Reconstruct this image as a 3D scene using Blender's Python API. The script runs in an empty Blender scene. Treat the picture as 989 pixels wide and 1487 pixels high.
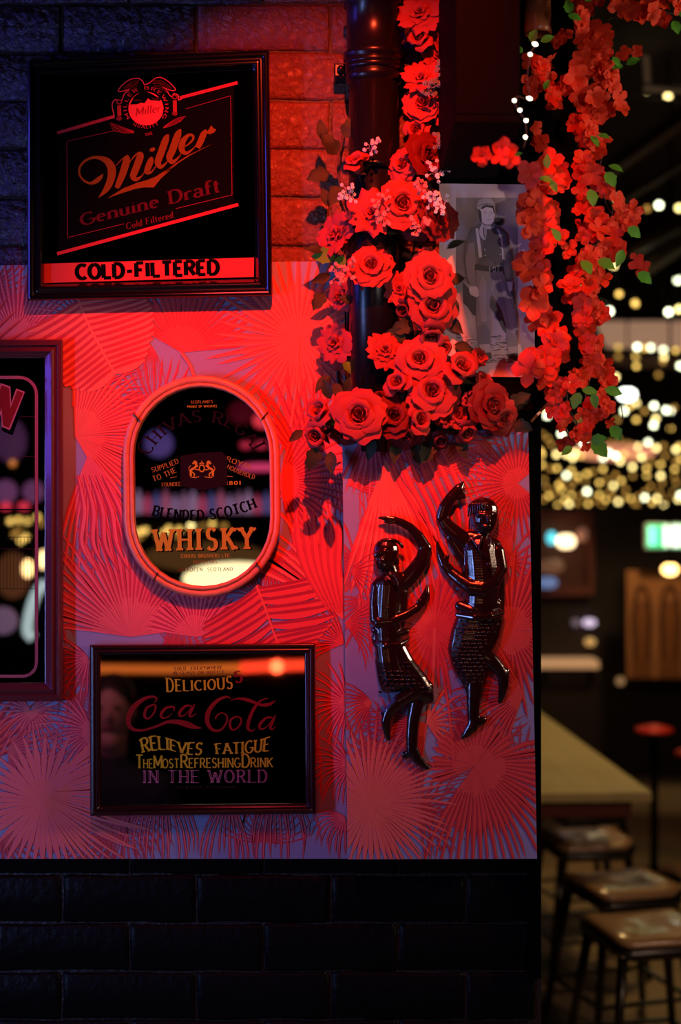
import bpy, bmesh, math, random
from mathutils import Vector, Matrix, Quaternion
random.seed(7)
R = random.Random(11)
SC = bpy.context.scene
COL = SC.collection
PI = math.pi

# ------------------------------------------------------------------ camera, world, lights, exposure
F, CX, CY, D, H = 2065.0, 494.5, 743.5, 2.48, 1.70      # focal length in px, optical centre, distance to the wall, eye height
S = D / F
cd = bpy.data.cameras.new('camera'); cam = bpy.data.objects.new('camera', cd); COL.objects.link(cam)
cam.location = (0, -D, H); cam.rotation_euler = (PI/2, 0, 0)
cd.sensor_fit = 'VERTICAL'; cd.sensor_height = 36.0; cd.lens = F / 1487 * 36.0
cd.clip_start = 0.05; cd.clip_end = 60
cd.dof.use_dof = True; cd.dof.focus_distance = D - 0.07; cd.dof.aperture_fstop = 2.15
cd.dof.aperture_ratio = 1.0
SC.camera = cam
SC.view_settings.view_transform = 'Standard'; SC.view_settings.look = 'None'
SC.view_settings.exposure = 0.0; SC.view_settings.gamma = 1.0
SC.view_settings.use_curve_mapping = False
SC.cycles.use_denoising = True
SC.cycles.max_bounces = 6
SC.cycles.sample_clamp_indirect = 4.0
w = bpy.data.worlds.new('night'); SC.world = w; w.use_nodes = True
w.node_tree.nodes['Background'].inputs[0].default_value = (0.10, 0.14, 0.30, 1)
w.node_tree.nodes['Background'].inputs[1].default_value = 0.01

def light(name, kind, loc, target, power, color, **kw):
    l = bpy.data.lights.new(name, kind); l.energy = power; l.color = color
    for k, v in kw.items(): setattr(l, k, v)
    o = bpy.data.objects.new(name, l); COL.objects.link(o); o.location = loc
    o.rotation_euler = (Vector(target) - Vector(loc)).to_track_quat('-Z', 'Y').to_euler()
    return o
# red stage lamp above and in front of the wall
light('red_spot', 'SPOT', (0.02, -1.25, 3.00), (-0.03, 0, 2.05), 275, (1.0, 0.055, 0.018), spot_size=math.radians(42), spot_blend=0.9, shadow_soft_size=0.018)
light('red_wash', 'SPOT', (-0.30, -1.5, 3.1), (-0.12, 0, 1.30), 30, (1.0, 0.040, 0.05), spot_size=math.radians(48), spot_blend=1.0, shadow_soft_size=0.12)  # unseen second red lamp, added as fill for the lower leaves
# blue and cool bar light from the left
light('blue_bar_light', 'AREA', (-1.75, -1.45, 1.40), (0.1, 0, 1.5), 19, (0.24, 0.38, 1.0), shape='RECTANGLE', size=0.14, size_y=0.9)
light('violet_tube', 'AREA', (-2.2, -0.30, 2.30), (-0.5, 0, 2.2), 10, (0.10, 0.08, 1.0), shape='RECTANGLE', size=0.36, size_y=1.0)
# warm room light on the right, over the tables
light('room_light', 'AREA', (2.3, -.9, 2.3), (0.55, 0, 2.1), 24, (1.0, 0.62, 0.42), shape='DISK', size=0.35)
light('bar_downlight', 'SPOT', (0.85, -2.4, 2.05), (0.43, -.1, 2.15), 46, (1.0, 0.68, 0.66), spot_size=math.radians(23), spot_blend=0.8, shadow_soft_size=0.04)  # unseen fill spot added to brighten the cowboy print and the blossoms
light('table_light', 'SPOT', (1.25, 3.6, 2.9), (0.75, 2.9, 0.7), 68, (1.0, 0.62, 0.22), spot_size=math.radians(95), spot_blend=.7, shadow_soft_size=.12)

# ------------------------------------------------------------------ helpers
def lin(c): return tuple((x/255/12.92 if x/255 <= .04045 else ((x/255+.055)/1.055)**2.4) for x in c)
def W(px, py, off=0.0):
    """point on the vertical plane y = -off that is seen at photo pixel (px, py)"""
    d = D - off
    return Vector(((px-CX)*d/F, -off, H+(CY-py)*d/F))
def P(px, py, d): return Vector(((px-CX)*d/F, d-D, H+(CY-py)*d/F))
def RF(px, py, dv):                                      # the place in the room behind the camera seen at (px,py) in a flat mirror
    p = P(px, py, dv); return Vector((p.x, -p.y, p.z))
class Plane:
    def __init__(s, p, n): s.p = Vector(p); s.n = Vector(n).normalized()
    def __call__(s, px, py, off=0.0):
        o = Vector((0, -D, H)); d = Vector(((px-CX)/F, 1, (CY-py)/F))
        t = (s.p + s.n*off - o).dot(s.n)/d.dot(s.n)
        return o + d*t

MATS = {}
def mat(name, col, rough=.5, metal=0., emit=0., spec=None, coat=0., bump=0., bscale=40., var=0., trans=0., sheen=0., alpha=None, bd=.002):
    if name in MATS: return MATS[name]
    m = bpy.data.materials.new(name); m.use_nodes = True; nt = m.node_tree; b = nt.nodes['Principled BSDF']
    b.inputs['Base Color'].default_value = (*col, 1); b.inputs['Roughness'].default_value = rough
    b.inputs['Metallic'].default_value = metal
    if spec is not None: b.inputs['Specular IOR Level'].default_value = spec
    if coat: b.inputs['Coat Weight'].default_value = coat; b.inputs['Coat Roughness'].default_value = .08
    if emit: b.inputs['Emission Color'].default_value = (*col, 1); b.inputs['Emission Strength'].default_value = emit
    if trans: b.inputs['Transmission Weight'].default_value = trans
    if sheen: b.inputs['Sheen Weight'].default_value = sheen
    if bump or var:
        tc = nt.nodes.new('ShaderNodeTexCoord'); nz = nt.nodes.new('ShaderNodeTexNoise')
        nz.inputs['Scale'].default_value = bscale; nz.inputs['Detail'].default_value = 5
        nt.links.new(tc.outputs['Object'], nz.inputs['Vector'])
        if bump:
            bp = nt.nodes.new('ShaderNodeBump'); bp.inputs['Strength'].default_value = bump; bp.inputs['Distance'].default_value = bd
            nt.links.new(nz.outputs[0], bp.inputs['Height']); nt.links.new(bp.outputs[0], b.inputs['Normal'])
        if var:
            mx = nt.nodes.new('ShaderNodeMix'); mx.data_type = 'RGBA'
            mx.inputs[6].default_value = (*[c*(1-var) for c in col], 1); mx.inputs[7].default_value = (*[min(1, c*(1+var)) for c in col], 1)
            nt.links.new(nz.outputs[0], mx.inputs[0]); nt.links.new(mx.outputs[2], b.inputs['Base Color'])
    MATS[name] = m
    return m
def colmat(name, rough=.6, spec=.3, metal=0., grain=0.):
    if name in MATS: return MATS[name]
    m = mat(name, (.5, .5, .5), rough, metal, spec=spec); nt = m.node_tree; b = nt.nodes['Principled BSDF']
    a = nt.nodes.new('ShaderNodeVertexColor'); a.layer_name = 'Col'
    if grain:
        nz = nt.nodes.new('ShaderNodeTexNoise'); nz.inputs['Scale'].default_value = 900
        tc = nt.nodes.new('ShaderNodeTexCoord'); nt.links.new(tc.outputs['Object'], nz.inputs['Vector'])
        mp = nt.nodes.new('ShaderNodeMapRange'); mp.inputs[3].default_value = 1-grain; mp.inputs[4].default_value = 1+grain
        mx = nt.nodes.new('ShaderNodeVectorMath'); mx.operation = 'SCALE'
        nt.links.new(nz.outputs[0], mp.inputs[0]); nt.links.new(a.outputs[0], mx.inputs[0]); nt.links.new(mp.outputs[0], mx.inputs['Scale'])
        nt.links.new(mx.outputs[0], b.inputs['Base Color'])
    else: nt.links.new(a.outputs[0], b.inputs['Base Color'])
    return m

class MB:
    """collects faces; build() links them as one mesh object"""
    def __init__(s): s.v = []; s.f = []; s.c = []; s.sm = []
    def add(s, vs, fs, col=None, smooth=False):
        n = len(s.v); s.v += [tuple(p) for p in vs]
        for f in fs: s.f.append([i+n for i in f]); s.c.append(col); s.sm.append(smooth)
        return s
    def poly(s, pts, col=None): return s.add(pts, [list(range(len(pts)))], col)
    def box(s, a, b, col=None):
        x0, y0, z0 = a; x1, y1, z1 = b
        v = [(x, y, z) for x in (x0, x1) for y in (y0, y1) for z in (z0, z1)]
        return s.add(v, [(0, 1, 3, 2), (4, 6, 7, 5), (0, 4, 5, 1), (2, 3, 7, 6), (0, 2, 6, 4), (1, 5, 7, 3)], col)
    def bar(s, a, b, w, h=None, col=None, up=(0, 0, 1)):
        a = Vector(a); b = Vector(b); h = h or w; d = (b-a).normalized(); u = Vector(up)
        if abs(d.dot(u)) > .98: u = Vector((0, 1, 0))
        x = d.cross(u).normalized()*w/2; z = x.cross(d).normalized()*h/2
        v = [p+i*x+j*z for p in (a, b) for i, j in ((-1, -1), (1, -1), (1, 1), (-1, 1))]
        return s.add(v, [(0, 3, 2, 1), (4, 5, 6, 7), (0, 1, 5, 4), (1, 2, 6, 5), (2, 3, 7, 6), (3, 0, 4, 7)], col)
    def prism(s, front, back, col=None):
        n = len(front); v = list(front)+list(back)
        return s.add(v, [list(range(n)), list(range(2*n-1, n-1, -1))]+[(i, i+n, (i+1) % n+n, (i+1) % n) for i in range(n)], col)
    def tube(s, pts, r, seg=8, caps=True, closed=False, col=None):
        pts = [Vector(p) for p in pts]; n = len(pts); rs = r if isinstance(r, (list, tuple)) else [r]*n
        vs = []; prev = None
        for i, p in enumerate(pts):
            if closed: t = pts[(i+1) % n]-pts[i-1]
            else: t = pts[min(i+1, n-1)]-pts[max(i-1, 0)]
            t = t.normalized() if t.length > 1e-9 else Vector((0, 0, 1))
            if prev is None:
                u = Vector((0, 0, 1)) if abs(t.z) < .9 else Vector((1, 0, 0)); prev = t.cross(u).normalized()
            x = (prev - t*prev.dot(t)).normalized(); prev = x; y = t.cross(x)
            for k in range(seg):
                a = 2*PI*k/seg; vs.append(p+(x*math.cos(a)+y*math.sin(a))*rs[i])
        fs = []
        m = n if closed else n-1
        for i in range(m):
            j = (i+1) % n
            for k in range(seg): fs.append((i*seg+k, i*seg+(k+1) % seg, j*seg+(k+1) % seg, j*seg+k))
        if caps and not closed: fs += [list(range(seg-1, -1, -1)), [(n-1)*seg+k for k in range(seg)]]
        return s.add(vs, fs, col, True)
    def ball(s, c, r, seg=12, rings=8, rot=None, col=None):
        c = Vector(c); r = Vector(r) if not isinstance(r, (int, float)) else Vector((r, r, r)); vs = []
        for i in range(rings+1):
            th = PI*i/rings
            for k in range(seg):
                a = 2*PI*k/seg
                p = Vector((r.x*math.sin(th)*math.cos(a), r.y*math.sin(th)*math.sin(a), r.z*math.cos(th)))
                if rot: p = rot @ p
                vs.append(c+p)
        fs = [(i*seg+k, (i+1)*seg+k, (i+1)*seg+(k+1) % seg, i*seg+(k+1) % seg) for i in range(rings) for k in range(seg)]
        return s.add(vs, fs, col, True)
    def lathe(s, prof, c, seg=24, col=None):
        c = Vector(c); vs = [c+Vector((r*math.cos(2*PI*k/seg), r*math.sin(2*PI*k/seg), z)) for r, z in prof for k in range(seg)]
        fs = [(i*seg+k, i*seg+(k+1) % seg, (i+1)*seg+(k+1) % seg, (i+1)*seg+k) for i in range(len(prof)-1) for k in range(seg)]
        return s.add(vs, fs, col, True)
    def mesh(s, name, m=None, origin=(0, 0, 0), flat=False):
        me = bpy.data.meshes.new(name); o = Vector(origin)
        me.from_pydata([tuple(Vector(p)-o) for p in s.v], [], s.f)
        if any(c is not None for c in s.c):
            at = me.color_attributes.new('Col', 'FLOAT_COLOR', 'CORNER'); buf = []
            for f, c in zip(s.f, s.c):
                c = c or (.5, .5, .5)
                for i, _ in enumerate(f): buf += [*(c[i] if isinstance(c[0], (tuple, list)) else c), 1]
            if len(buf) == len(at.data)*4: at.data.foreach_set('color', buf)
        me.polygons.foreach_set('use_smooth', [False if flat else x for x in s.sm])
        if m: me.materials.append(m)
        me.update(); return me
    def build(s, name, m, parent=None, origin=None, flat=False, bevel=0, fixn=True):
        if origin is None: origin = parent.matrix_basis.translation if parent is not None and parent.parent is None else (0, 0, 0)
        root = origin
        me = s.mesh(name, m, root, flat)
        if fixn:
            bm = bmesh.new(); bm.from_mesh(me); bmesh.ops.recalc_face_normals(bm, faces=bm.faces); bm.to_mesh(me); bm.free()
        o = bpy.data.objects.new(name, me); COL.objects.link(o)
        if parent is not None: o.parent = parent
        else: o.location = root
        if bevel:
            b = o.modifiers.new('bevel', 'BEVEL'); b.width = bevel; b.segments = 2; b.limit_method = 'ANGLE'
        return o
def link(name, me, parent, loc, rot=None, sc=1.0):
    o = bpy.data.objects.new(name, me); COL.objects.link(o); o.parent = parent; o.location = loc
    if rot is not None: o.rotation_mode = 'QUATERNION'; o.rotation_quaternion = rot
    o.scale = (sc, sc, sc) if isinstance(sc, (int, float)) else sc
    return o
def thing(name, label, cat, loc=(0, 0, 0), group=None, kind=None):
    o = bpy.data.objects.new(name, None); COL.objects.link(o); o.location = loc; o.empty_display_size = .05
    return tag(o, label, cat, group, kind)
def tag(o, label, cat, group=None, kind=None):
    if label: o['label'] = label
    if cat: o['category'] = cat
    if group: o['group'] = group
    if kind: o['kind'] = kind
    return o
def struct(o): o['kind'] = 'structure'; return o
def sub(parent, name, mb, m, **k):                       # sub-part: same origin as its part
    o = mb.build(name, m, None, origin=k.pop('origin', (0, 0, 0)), **k); o.location = (0, 0, 0); o.parent = parent; return o

def smooth(pts, n=6):
    """Catmull-Rom through tuples of any length"""
    out = []; m = len(pts)
    for i in range(m-1):
        p0, p1, p2, p3 = pts[max(i-1, 0)], pts[i], pts[i+1], pts[min(i+2, m-1)]
        for k in range(n):
            t = k/n
            out.append(tuple(.5*((2*b)+(-a+c)*t+(2*a-5*b+4*c-d)*t*t+(-a+3*b-3*c+d)*t**3) for a, b, c, d in zip(p0, p1, p2, p3)))
    out.append(tuple(pts[-1])); return out
def clip(poly, q):
    """Sutherland-Hodgman against convex polygon q"""
    ar = sum(q[i][0]*q[(i+1) % len(q)][1]-q[(i+1) % len(q)][0]*q[i][1] for i in range(len(q)))
    sgn = 1 if ar > 0 else -1
    for i in range(len(q)):
        a, b = q[i], q[(i+1) % len(q)]; out = []
        if not poly: return []
        ins = lambda p: sgn*((b[0]-a[0])*(p[1]-a[1])-(b[1]-a[1])*(p[0]-a[0])) >= 0
        for j in range(len(poly)):
            p, r = poly[j-1], poly[j]
            ip, ir = ins(p), ins(r)
            if ip != ir:
                d1 = (b[0]-a[0])*(p[1]-a[1])-(b[1]-a[1])*(p[0]-a[0]); d2 = (b[0]-a[0])*(r[1]-a[1])-(b[1]-a[1])*(r[0]-a[0])
                t = d1/(d1-d2); out.append((p[0]+(r[0]-p[0])*t, p[1]+(r[1]-p[1])*t))
            if ir: out.append(r)
        poly = out
    return poly
class Print:
    """flat print: polygons in photo pixels laid on a surface"""
    def __init__(s, quad=None): s.q = quad; s.items = []; s.z = 0
    def poly(s, pts, col, z=None): s.items.append((pts, col, s.z if z is None else z))
    def ribbon(s, pts, col, z=None, n=6, k=1.0):
        pp = smooth(pts, n) if n > 1 else pts
        L, Rr = [], []
        for i, p in enumerate(pp):
            a = pp[max(i-1, 0)]; b = pp[min(i+1, len(pp)-1)]
            dx, dy = b[0]-a[0], b[1]-a[1]; l = math.hypot(dx, dy) or 1; w_ = max(p[2], .02)*k/2
            L.append((p[0]-dy/l*w_, p[1]+dx/l*w_)); Rr.append((p[0]+dy/l*w_, p[1]-dx/l*w_))
        for i in range(len(pp)-1): s.poly([L[i], L[i+1], Rr[i+1], Rr[i]], col, z)
    def disc(s, cx, cy, rx, ry, col, z=None, n=28, rot=0):
        c, sn = math.cos(rot), math.sin(rot)
        s.poly([(cx+rx*math.cos(2*PI*i/n)*c-ry*math.sin(2*PI*i/n)*sn, cy+rx*math.cos(2*PI*i/n)*sn+ry*math.sin(2*PI*i/n)*c) for i in range(n)], col, z)
    def into(s, mb, surf, off, dz=.000016):
        for pts, col, z in s.items:
            if s.q: pts = clip(pts, s.q)
            if len(pts) >= 3:
                v = [surf(x, y, off+z*dz) for x, y in pts]
                n = (v[1]-v[0]).cross(v[2]-v[0]); mb.poly(v, col)
        return mb

# --- stroke lettering
def arc(cx, cy, rx, ry, a0, a1, n=8): return [(cx+rx*math.cos(math.radians(a0+(a1-a0)*i/n)), cy+ry*math.sin(math.radians(a0+(a1-a0)*i/n))) for i in range(n+1)]
G = {
 'A': (.78, [[(.02, 0), (.39, 1)], [(.39, 1), (.76, 0)], [(.17, .34), (.61, .34)]]),
 'B': (.66, [[(.08, 0), (.08, 1)], [(.08, 1)]+arc(.36, .76, .22, .24, 90, -90)+[(.08, .52)], [(.08, .52)]+arc(.38, .26, .24, .26, 90, -90)+[(.08, 0)]]),
 'C': (.70, [arc(.40, .5, .36, .5, 50, 310, 14)]),
 'D': (.72, [[(.08, 0), (.08, 1)], [(.08, 1)]+arc(.30, .5, .36, .5, 90, -90, 12)+[(.08, 0)]]),
 'E': (.60, [[(.08, 0), (.08, 1)], [(.08, 1), (.56, 1)], [(.08, .5), (.45, .5)], [(.08, 0), (.56, 0)]]),
 'F': (.58, [[(.08, 0), (.08, 1)], [(.08, 1), (.56, 1)], [(.08, .5), (.45, .5)]]),
 'G': (.74, [arc(.40, .5, .36, .5, 50, 340, 14)+[(.72, .42)], [(.72, .42), (.45, .42)]]),
 'H': (.74, [[(.08, 0), (.08, 1)], [(.66, 0), (.66, 1)], [(.08, .5), (.66, .5)]]),
 'I': (.24, [[(.12, 0), (.12, 1)]]),
 'J': (.5, [[(.38, 1), (.38, .25)]+arc(.22, .22, .16, .22, 0, -160)]),
 'K': (.70, [[(.08, 0), (.08, 1)], [(.62, 1), (.1, .42)], [(.26, .58), (.66, 0)]]),
 'L': (.58, [[(.08, 0), (.08, 1)], [(.08, 0), (.56, 0)]]),
 'M': (.88, [[(.08, 0), (.08, 1)], [(.08, 1), (.44, .2)], [(.44, .2), (.80, 1)], [(.80, 1), (.80, 0)]]),
 'N': (.76, [[(.08, 0), (.08, 1)], [(.08, 1), (.68, 0)], [(.68, 0), (.68, 1)]]),
 'O': (.78, [arc(.39, .5, .34, .5, 90, 450, 18)]),
 'P': (.62, [[(.08, 0), (.08, 1)], [(.08, 1)]+arc(.34, .74, .23, .26, 90, -90)+[(.08, .48)]]),
 'Q': (.78, [arc(.39, .5, .34, .5, 90, 450, 18), [(.45, .2), (.74, -.08)]]),
 'R': (.68, [[(.08, 0), (.08, 1)], [(.08, 1)]+arc(.34, .75, .24, .25, 90, -90)+[(.08, .5)], [(.32, .5), (.64, 0)]]),
 'S': (.62, [arc(.31, .75, .22, .25, 30, 270, 9)+arc(.31, .25, .24, .25, 90, -150, 9)]),
 'T': (.66, [[(.33, 0), (.33, 1)], [(.03, 1), (.63, 1)]]),
 'U': (.72, [[(.08, 1), (.08, .3)]+arc(.36, .28, .28, .28, 180, 360, 10)+[(.64, 1)]]),
 'V': (.72, [[(.02, 1), (.36, 0)], [(.36, 0), (.70, 1)]]),
 'W': (1.05, [[(.02, 1), (.28, 0)], [(.28, 0), (.52, .85)], [(.52, .85), (.78, 0)], [(.78, 0), (1.03, 1)]]),
 'Y': (.72, [[(.02, 1), (.36, .5)], [(.70, 1), (.36, .5)], [(.36, .5), (.36, 0)]]),
 'Z': (.64, [[(.05, 1), (.6, 1)], [(.6, 1), (.05, 0)], [(.05, 0), (.6, 0)]]),
 '0': (.6, [arc(.3, .5, .25, .5, 90, 450, 16)]), '1': (.34, [[(.18, 0), (.18, 1)]]),
 '8': (.6, [arc(.3, .75, .2, .25, -90, 270, 12), arc(.3, .25, .24, .25, 90, 450, 12)]),
 '5': (.6, [[(.52, 1), (.12, 1)], [(.12, 1), (.1, .58)], [(.1, .58)]+arc(.28, .32, .26, .32, 100, -150, 10)]),
 '-': (.5, [[(.08, .42), (.42, .42)]]), "'": (.2, [[(.1, 1), (.08, .75)]]), ' ': (.36, []), '.': (.2, [[(.08, .04), (.12, .04)]]),
 'a': (.5, [[(.08, .52)]+arc(.24, .45, .18, .17, 120, 0, 5)+[(.42, 0)], arc(.24, .17, .18, .17, 60, 380, 10)]),
 'd': (.54, [[(.44, 0), (.44, 1)], arc(.25, .3, .19, .3, 0, 360, 12)]),
 'e': (.5, [[(.08, .34), (.42, .34)]+arc(.25, .31, .18, .3, 5, 310, 11)]),
 'f': (.36, [[(.16, 0), (.16, .8)]+arc(.28, .82, .12, .16, 180, 30, 5), [(.02, .58), (.34, .58)]]),
 'i': (.22, [[(.11, 0), (.11, .6)], [(.08, .82), (.14, .82)]]), 'l': (.22, [[(.11, 0), (.11, 1)]]),
 'n': (.54, [[(.08, 0), (.08, .6)], [(.08, .45)]+arc(.27, .42, .19, .19, 150, 0, 6)+[(.46, 0)]]),
 'o': (.54, [arc(.27, .3, .2, .3, 90, 450, 12)]),
 'r': (.38, [[(.08, 0), (.08, .6)], [(.08, .4)]+arc(.26, .42, .16, .18, 150, 40, 4)]),
 't': (.36, [[(.16, .85), (.16, .12)]+arc(.26, .12, .1, .12, 180, 300, 4), [(.02, .6), (.33, .6)]]),
 'u': (.54, [[(.08, .6), (.08, .2)]+arc(.26, .18, .18, .18, 180, 360, 6), [(.44, .6), (.44, 0)]]),
}
def text(pr, s, m, col, thick=.15, thin=.06, serif=.1, space=.10, z=None, outline=False):
    """lay a word along m(t, v) -> photo px; t 0..1 along the word, v 0..1 up the letters"""
    tot = sum(G[c][0]+space for c in s)-space; u = 0
    for c in s:
        w_, strokes = G[c]
        def to(x, y): return m((u+x)/tot, y)
        for st in strokes:
            pr.z += .09; pts = []
            for i, (x, y) in enumerate(st):
                a = st[max(i-1, 0)]; b = st[min(i+1, len(st)-1)]; l = math.hypot(b[0]-a[0], b[1]-a[1]) or 1
                pts.append((x, y, thin+(thick-thin)*abs(b[1]-a[1])/l))
            L, Q = [], []
            for i, p in enumerate(pts):
                a = pts[max(i-1, 0)]; b = pts[min(i+1, len(pts)-1)]; dx, dy = b[0]-a[0], b[1]-a[1]; l = math.hypot(dx, dy) or 1
                L.append((p[0]-dy/l*p[2]/2, p[1]+dx/l*p[2]/2)); Q.append((p[0]+dy/l*p[2]/2, p[1]-dx/l*p[2]/2))
            for i in range(len(pts)-1): pr.poly([to(*L[i]), to(*L[i+1]), to(*Q[i+1]), to(*Q[i])], col, z)
            if serif and len(st) >= 2:
                for e, nb in ((st[0], st[1]), (st[-1], st[-2])):
                    if abs(nb[1]-e[1]) > abs(nb[0]-e[0])*.9 and (e[1] < .02 or e[1] > .98):
                        y0, y1 = (0, thin) if e[1] < .02 else (1-thin, 1)
                        h_ = thick/2+serif; pr.z += .05
                        pr.poly([to(e[0]-h_, y0), to(e[0]+h_, y0), to(e[0]+h_, y1), to(e[0]-h_, y1)], col, z)
                        pr.z += .05
                        if serif > .05: ym = y1+.07 if e[1] < .02 else y0-.07; ye = y1 if e[1] < .02 else y0; pr.poly([to(e[0]-h_*.8, ye), to(e[0]+h_*.8, ye), to(e[0]+thick/2, ym), to(e[0]-thick/2, ym)], col, z)
        u += w_+space
def line_map(x0, y0, x1, y1, h, bow=0, lean=0):
    """baseline (x0,y0)-(x1,y1), letter height h px, bow px (+ = middle lower), lean = slant"""
    def m(t, v):
        x = x0+(x1-x0)*t; y = y0+(y1-y0)*t+bow*4*t*(1-t)
        sl = ((y1-y0)+bow*4*(1-2*t))/(x1-x0); l = math.hypot(1, sl); hh = h(t) if callable(h) else h
        return (x+sl/l*hh*v+lean*hh*v, y-hh*v/l)
    return m

# ------------------------------------------------------------------ the setting
def brick_paint(nm='glossy_dark_brick_paint', c0=(.012, .0045, .004), c1=(.045, .016, .012)):
    m = bpy.data.materials.new(nm); m.use_nodes = True; nt = m.node_tree; b = nt.nodes['Principled BSDF']
    b.inputs['Roughness'].default_value = .27; b.inputs['Specular IOR Level'].default_value = .8
    tc = nt.nodes.new('ShaderNodeTexCoord'); n1 = nt.nodes.new('ShaderNodeTexNoise'); n2 = nt.nodes.new('ShaderNodeTexVoronoi')
    geo = nt.nodes.new('ShaderNodeNewGeometry')
    n1.inputs['Scale'].default_value = 75; n1.inputs['Detail'].default_value = 8; n1.inputs['Roughness'].default_value = .62; n1.inputs['Distortion'].default_value = .8
    n2.inputs['Scale'].default_value = 9
    bp = nt.nodes.new('ShaderNodeBump'); bp.inputs['Distance'].default_value = .008; bp.inputs['Strength'].default_value = .95
    nt.links.new(geo.outputs['Position'], n1.inputs['Vector']); nt.links.new(geo.outputs['Position'], n2.inputs['Vector'])
    nt.links.new(n1.outputs[0], bp.inputs['Height']); nt.links.new(bp.outputs[0], b.inputs['Normal'])
    mx = nt.nodes.new('ShaderNodeMix'); mx.data_type = 'RGBA'
    mx.inputs[6].default_value = (*c0, 1); mx.inputs[7].default_value = (*c1, 1)
    nt.links.new(n1.outputs[0], mx.inputs[0]); nt.links.new(mx.outputs[2], b.inputs['Base Color'])
    return m
M_brick = brick_paint(); M_bricklit = brick_paint('lamplit_brick_paint', (.05, .016, .008), (.24, .070, .034))  # second copy for the right bricks: red lamplight put into the paint colour
M_lowbrick = mat('black_brick_paint', (.0025, .0025, .003), .42, spec=.10, bump=.6, bscale=70, bd=.004)
M_mortar = mat('painted_mortar', (.012, .005, .004), .5, bump=.8, bscale=90, bd=.004)
M_black = mat('matt_black_paint', (.0009, .0008, .0009), .7, spec=.03)
M_blackgloss = mat('gloss_black', (.006, .005, .007), .22, spec=.5)

WX = W(786, 0).x                                          # free end of the brick wall
wall = MB(); wall.box((-3.6, .0005, 0), (WX, .25, 3.5)); wall = struct(wall.build('wall_front', M_mortar))
BH, BL = 70.2, 195.0
def brick_mesh(k, wpx=BL):
    rr = random.Random(k); mb = MB(); L = wpx*S-.0045; h = BH*S-.0035; nx, nz = 9, 4
    vs = [(0, 0, 0)]*0
    for j in range(nz+1):
        for i in range(nx+1):
            gx = [0, .012, .045, .22, .4, .6, .78, .955, .988, 1][i]; gz = [0, .06, .5, .94, 1][j]; x = -L/2+L*gx; z = -h/2+h*gz
            e = (i in (0, nx)) or (j in (0, nz))
            if e: x += rr.uniform(-.0018, .0018); z += rr.uniform(-.0018, .0018)
            vs.append((x, (-.0003 if e else -.0042)+rr.uniform(-.0011, .0011), z))
    fs = [(j*(nx+1)+i, j*(nx+1)+i+1, (j+1)*(nx+1)+i+1, (j+1)*(nx+1)+i) for j in range(nz) for i in range(nx)]
    mb.add(vs, fs, smooth=True)
    rim = [i for i in range(nx)]+[nx+(nx+1)*j for j in range(nz)]+[nz*(nx+1)+nx-i for i in range(nx)]+[(nz-j)*(nx+1) for j in range(nz)]
    bv = [(vs[i][0]*1.01, .016, vs[i][2]*1.01) for i in rim]; n = len(rim)
    base = len(mb.v); mb.v += bv
    for a in range(n): b_ = (a+1) % n; mb.f.append([rim[a], base+a, base+b_, rim[b_]]); mb.c.append(None); mb.sm.append(True)
    me = mb.mesh('brick'); bm = bmesh.new(); bm.from_mesh(me); bmesh.ops.recalc_face_normals(bm, faces=bm.faces); bm.to_mesh(me); bm.free(); return me
BM_up = [brick_mesh(k) for k in range(6)]; BM_lo = [m.copy() for m in BM_up[:4]]; BM_lit = [m.copy() for m in BM_up]
for m in BM_lit: m.materials.append(M_bricklit)
BM_half = brick_mesh(9, 100)
for m in BM_up: m.materials.append(M_brick)
for m in BM_lo+[BM_half]: m.materials.append(M_lowbrick)
for row in list(range(-20, -11))+list(range(-1, 5)):
    yc = 1270+BH*(row+.5); up = row < -5
    for c in range(-4, 5):
        xc = (285 if row % 2 == 0 else 383)+BL*(c-.5)-BL/2*0
        if xc < -480: continue
        x1 = xc+BL/2
        if x1 > 786 or xc-BL/2 > 780: continue
        me = R.choice((BM_lit if xc > 300 else BM_up) if up else BM_lo)
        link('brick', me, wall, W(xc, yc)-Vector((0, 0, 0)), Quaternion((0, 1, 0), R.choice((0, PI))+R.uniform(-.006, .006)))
for row in (0, 2, 4): link('brick', BM_half, wall, W(727, 1270+BH*(row+.5)))
st = MB(); st.box((-3.6, -8, -.1), (7, 11, 0)); st = struct(st.build('floor', mat('worn_concrete_floor', (.30, .22, .12), .55, bump=.3, bscale=3, var=.5)))
M_dark = mat('dark_wall_paint', (.012, .009, .008), .8)
b = MB(); b.box((-3.8, -8, 0), (-3.6, .25, 3.5)); struct(b.build('wall_left', M_dark))
b = MB(); b.box((-3.8, -8.2, 0), (7.2, -8, 3.9)); struct(b.build('wall_back', M_dark))
b = MB(); b.box((7, -8, 0), (7.2, 11, 3.9)); struct(b.build('wall_right', M_dark))
b = MB(); b.box((-3.8, 11, 0), (7.2, 11.2, 4.6)); struct(b.build('wall_far', mat('far_wall_brown', (.035, .018, .010), .8)))
b = MB(); b.box((-3.6, .25, 0), (-3.4, 11, 4.2)); struct(b.build('wall_side', M_dark))
b = MB(); b.box((-3.8, -8, 3.5), (WX, .25, 3.6)); struct(b.build('ceiling', M_dark))

# boxing that hides the foot of the drain pipe, under the right-hand panel
BOX = .105
tl, tr, br, bl = W(501, 632, BOX-.004), W(766, 624, BOX-.004), W(778, 1244, BOX-.004), W(507, 1245, BOX-.004)
b = MB(); b.prism([tl, tr, br, bl], [Vector((p.x, .0, p.z)) for p in (tl, tr, br, bl)])
struct(b.build('trim_1', M_black))
b = MB(); b.prism([W(767, 560, .03), W(785.5, 560, .03), W(785.5, 1420, .03), W(767, 1420, .03)], [W(767, 560, -.01), W(785.5, 560, -.01), W(785.5, 1420, -.01), W(767, 1420, -.01)])
struct(b.build('trim_2', M_black))

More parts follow.
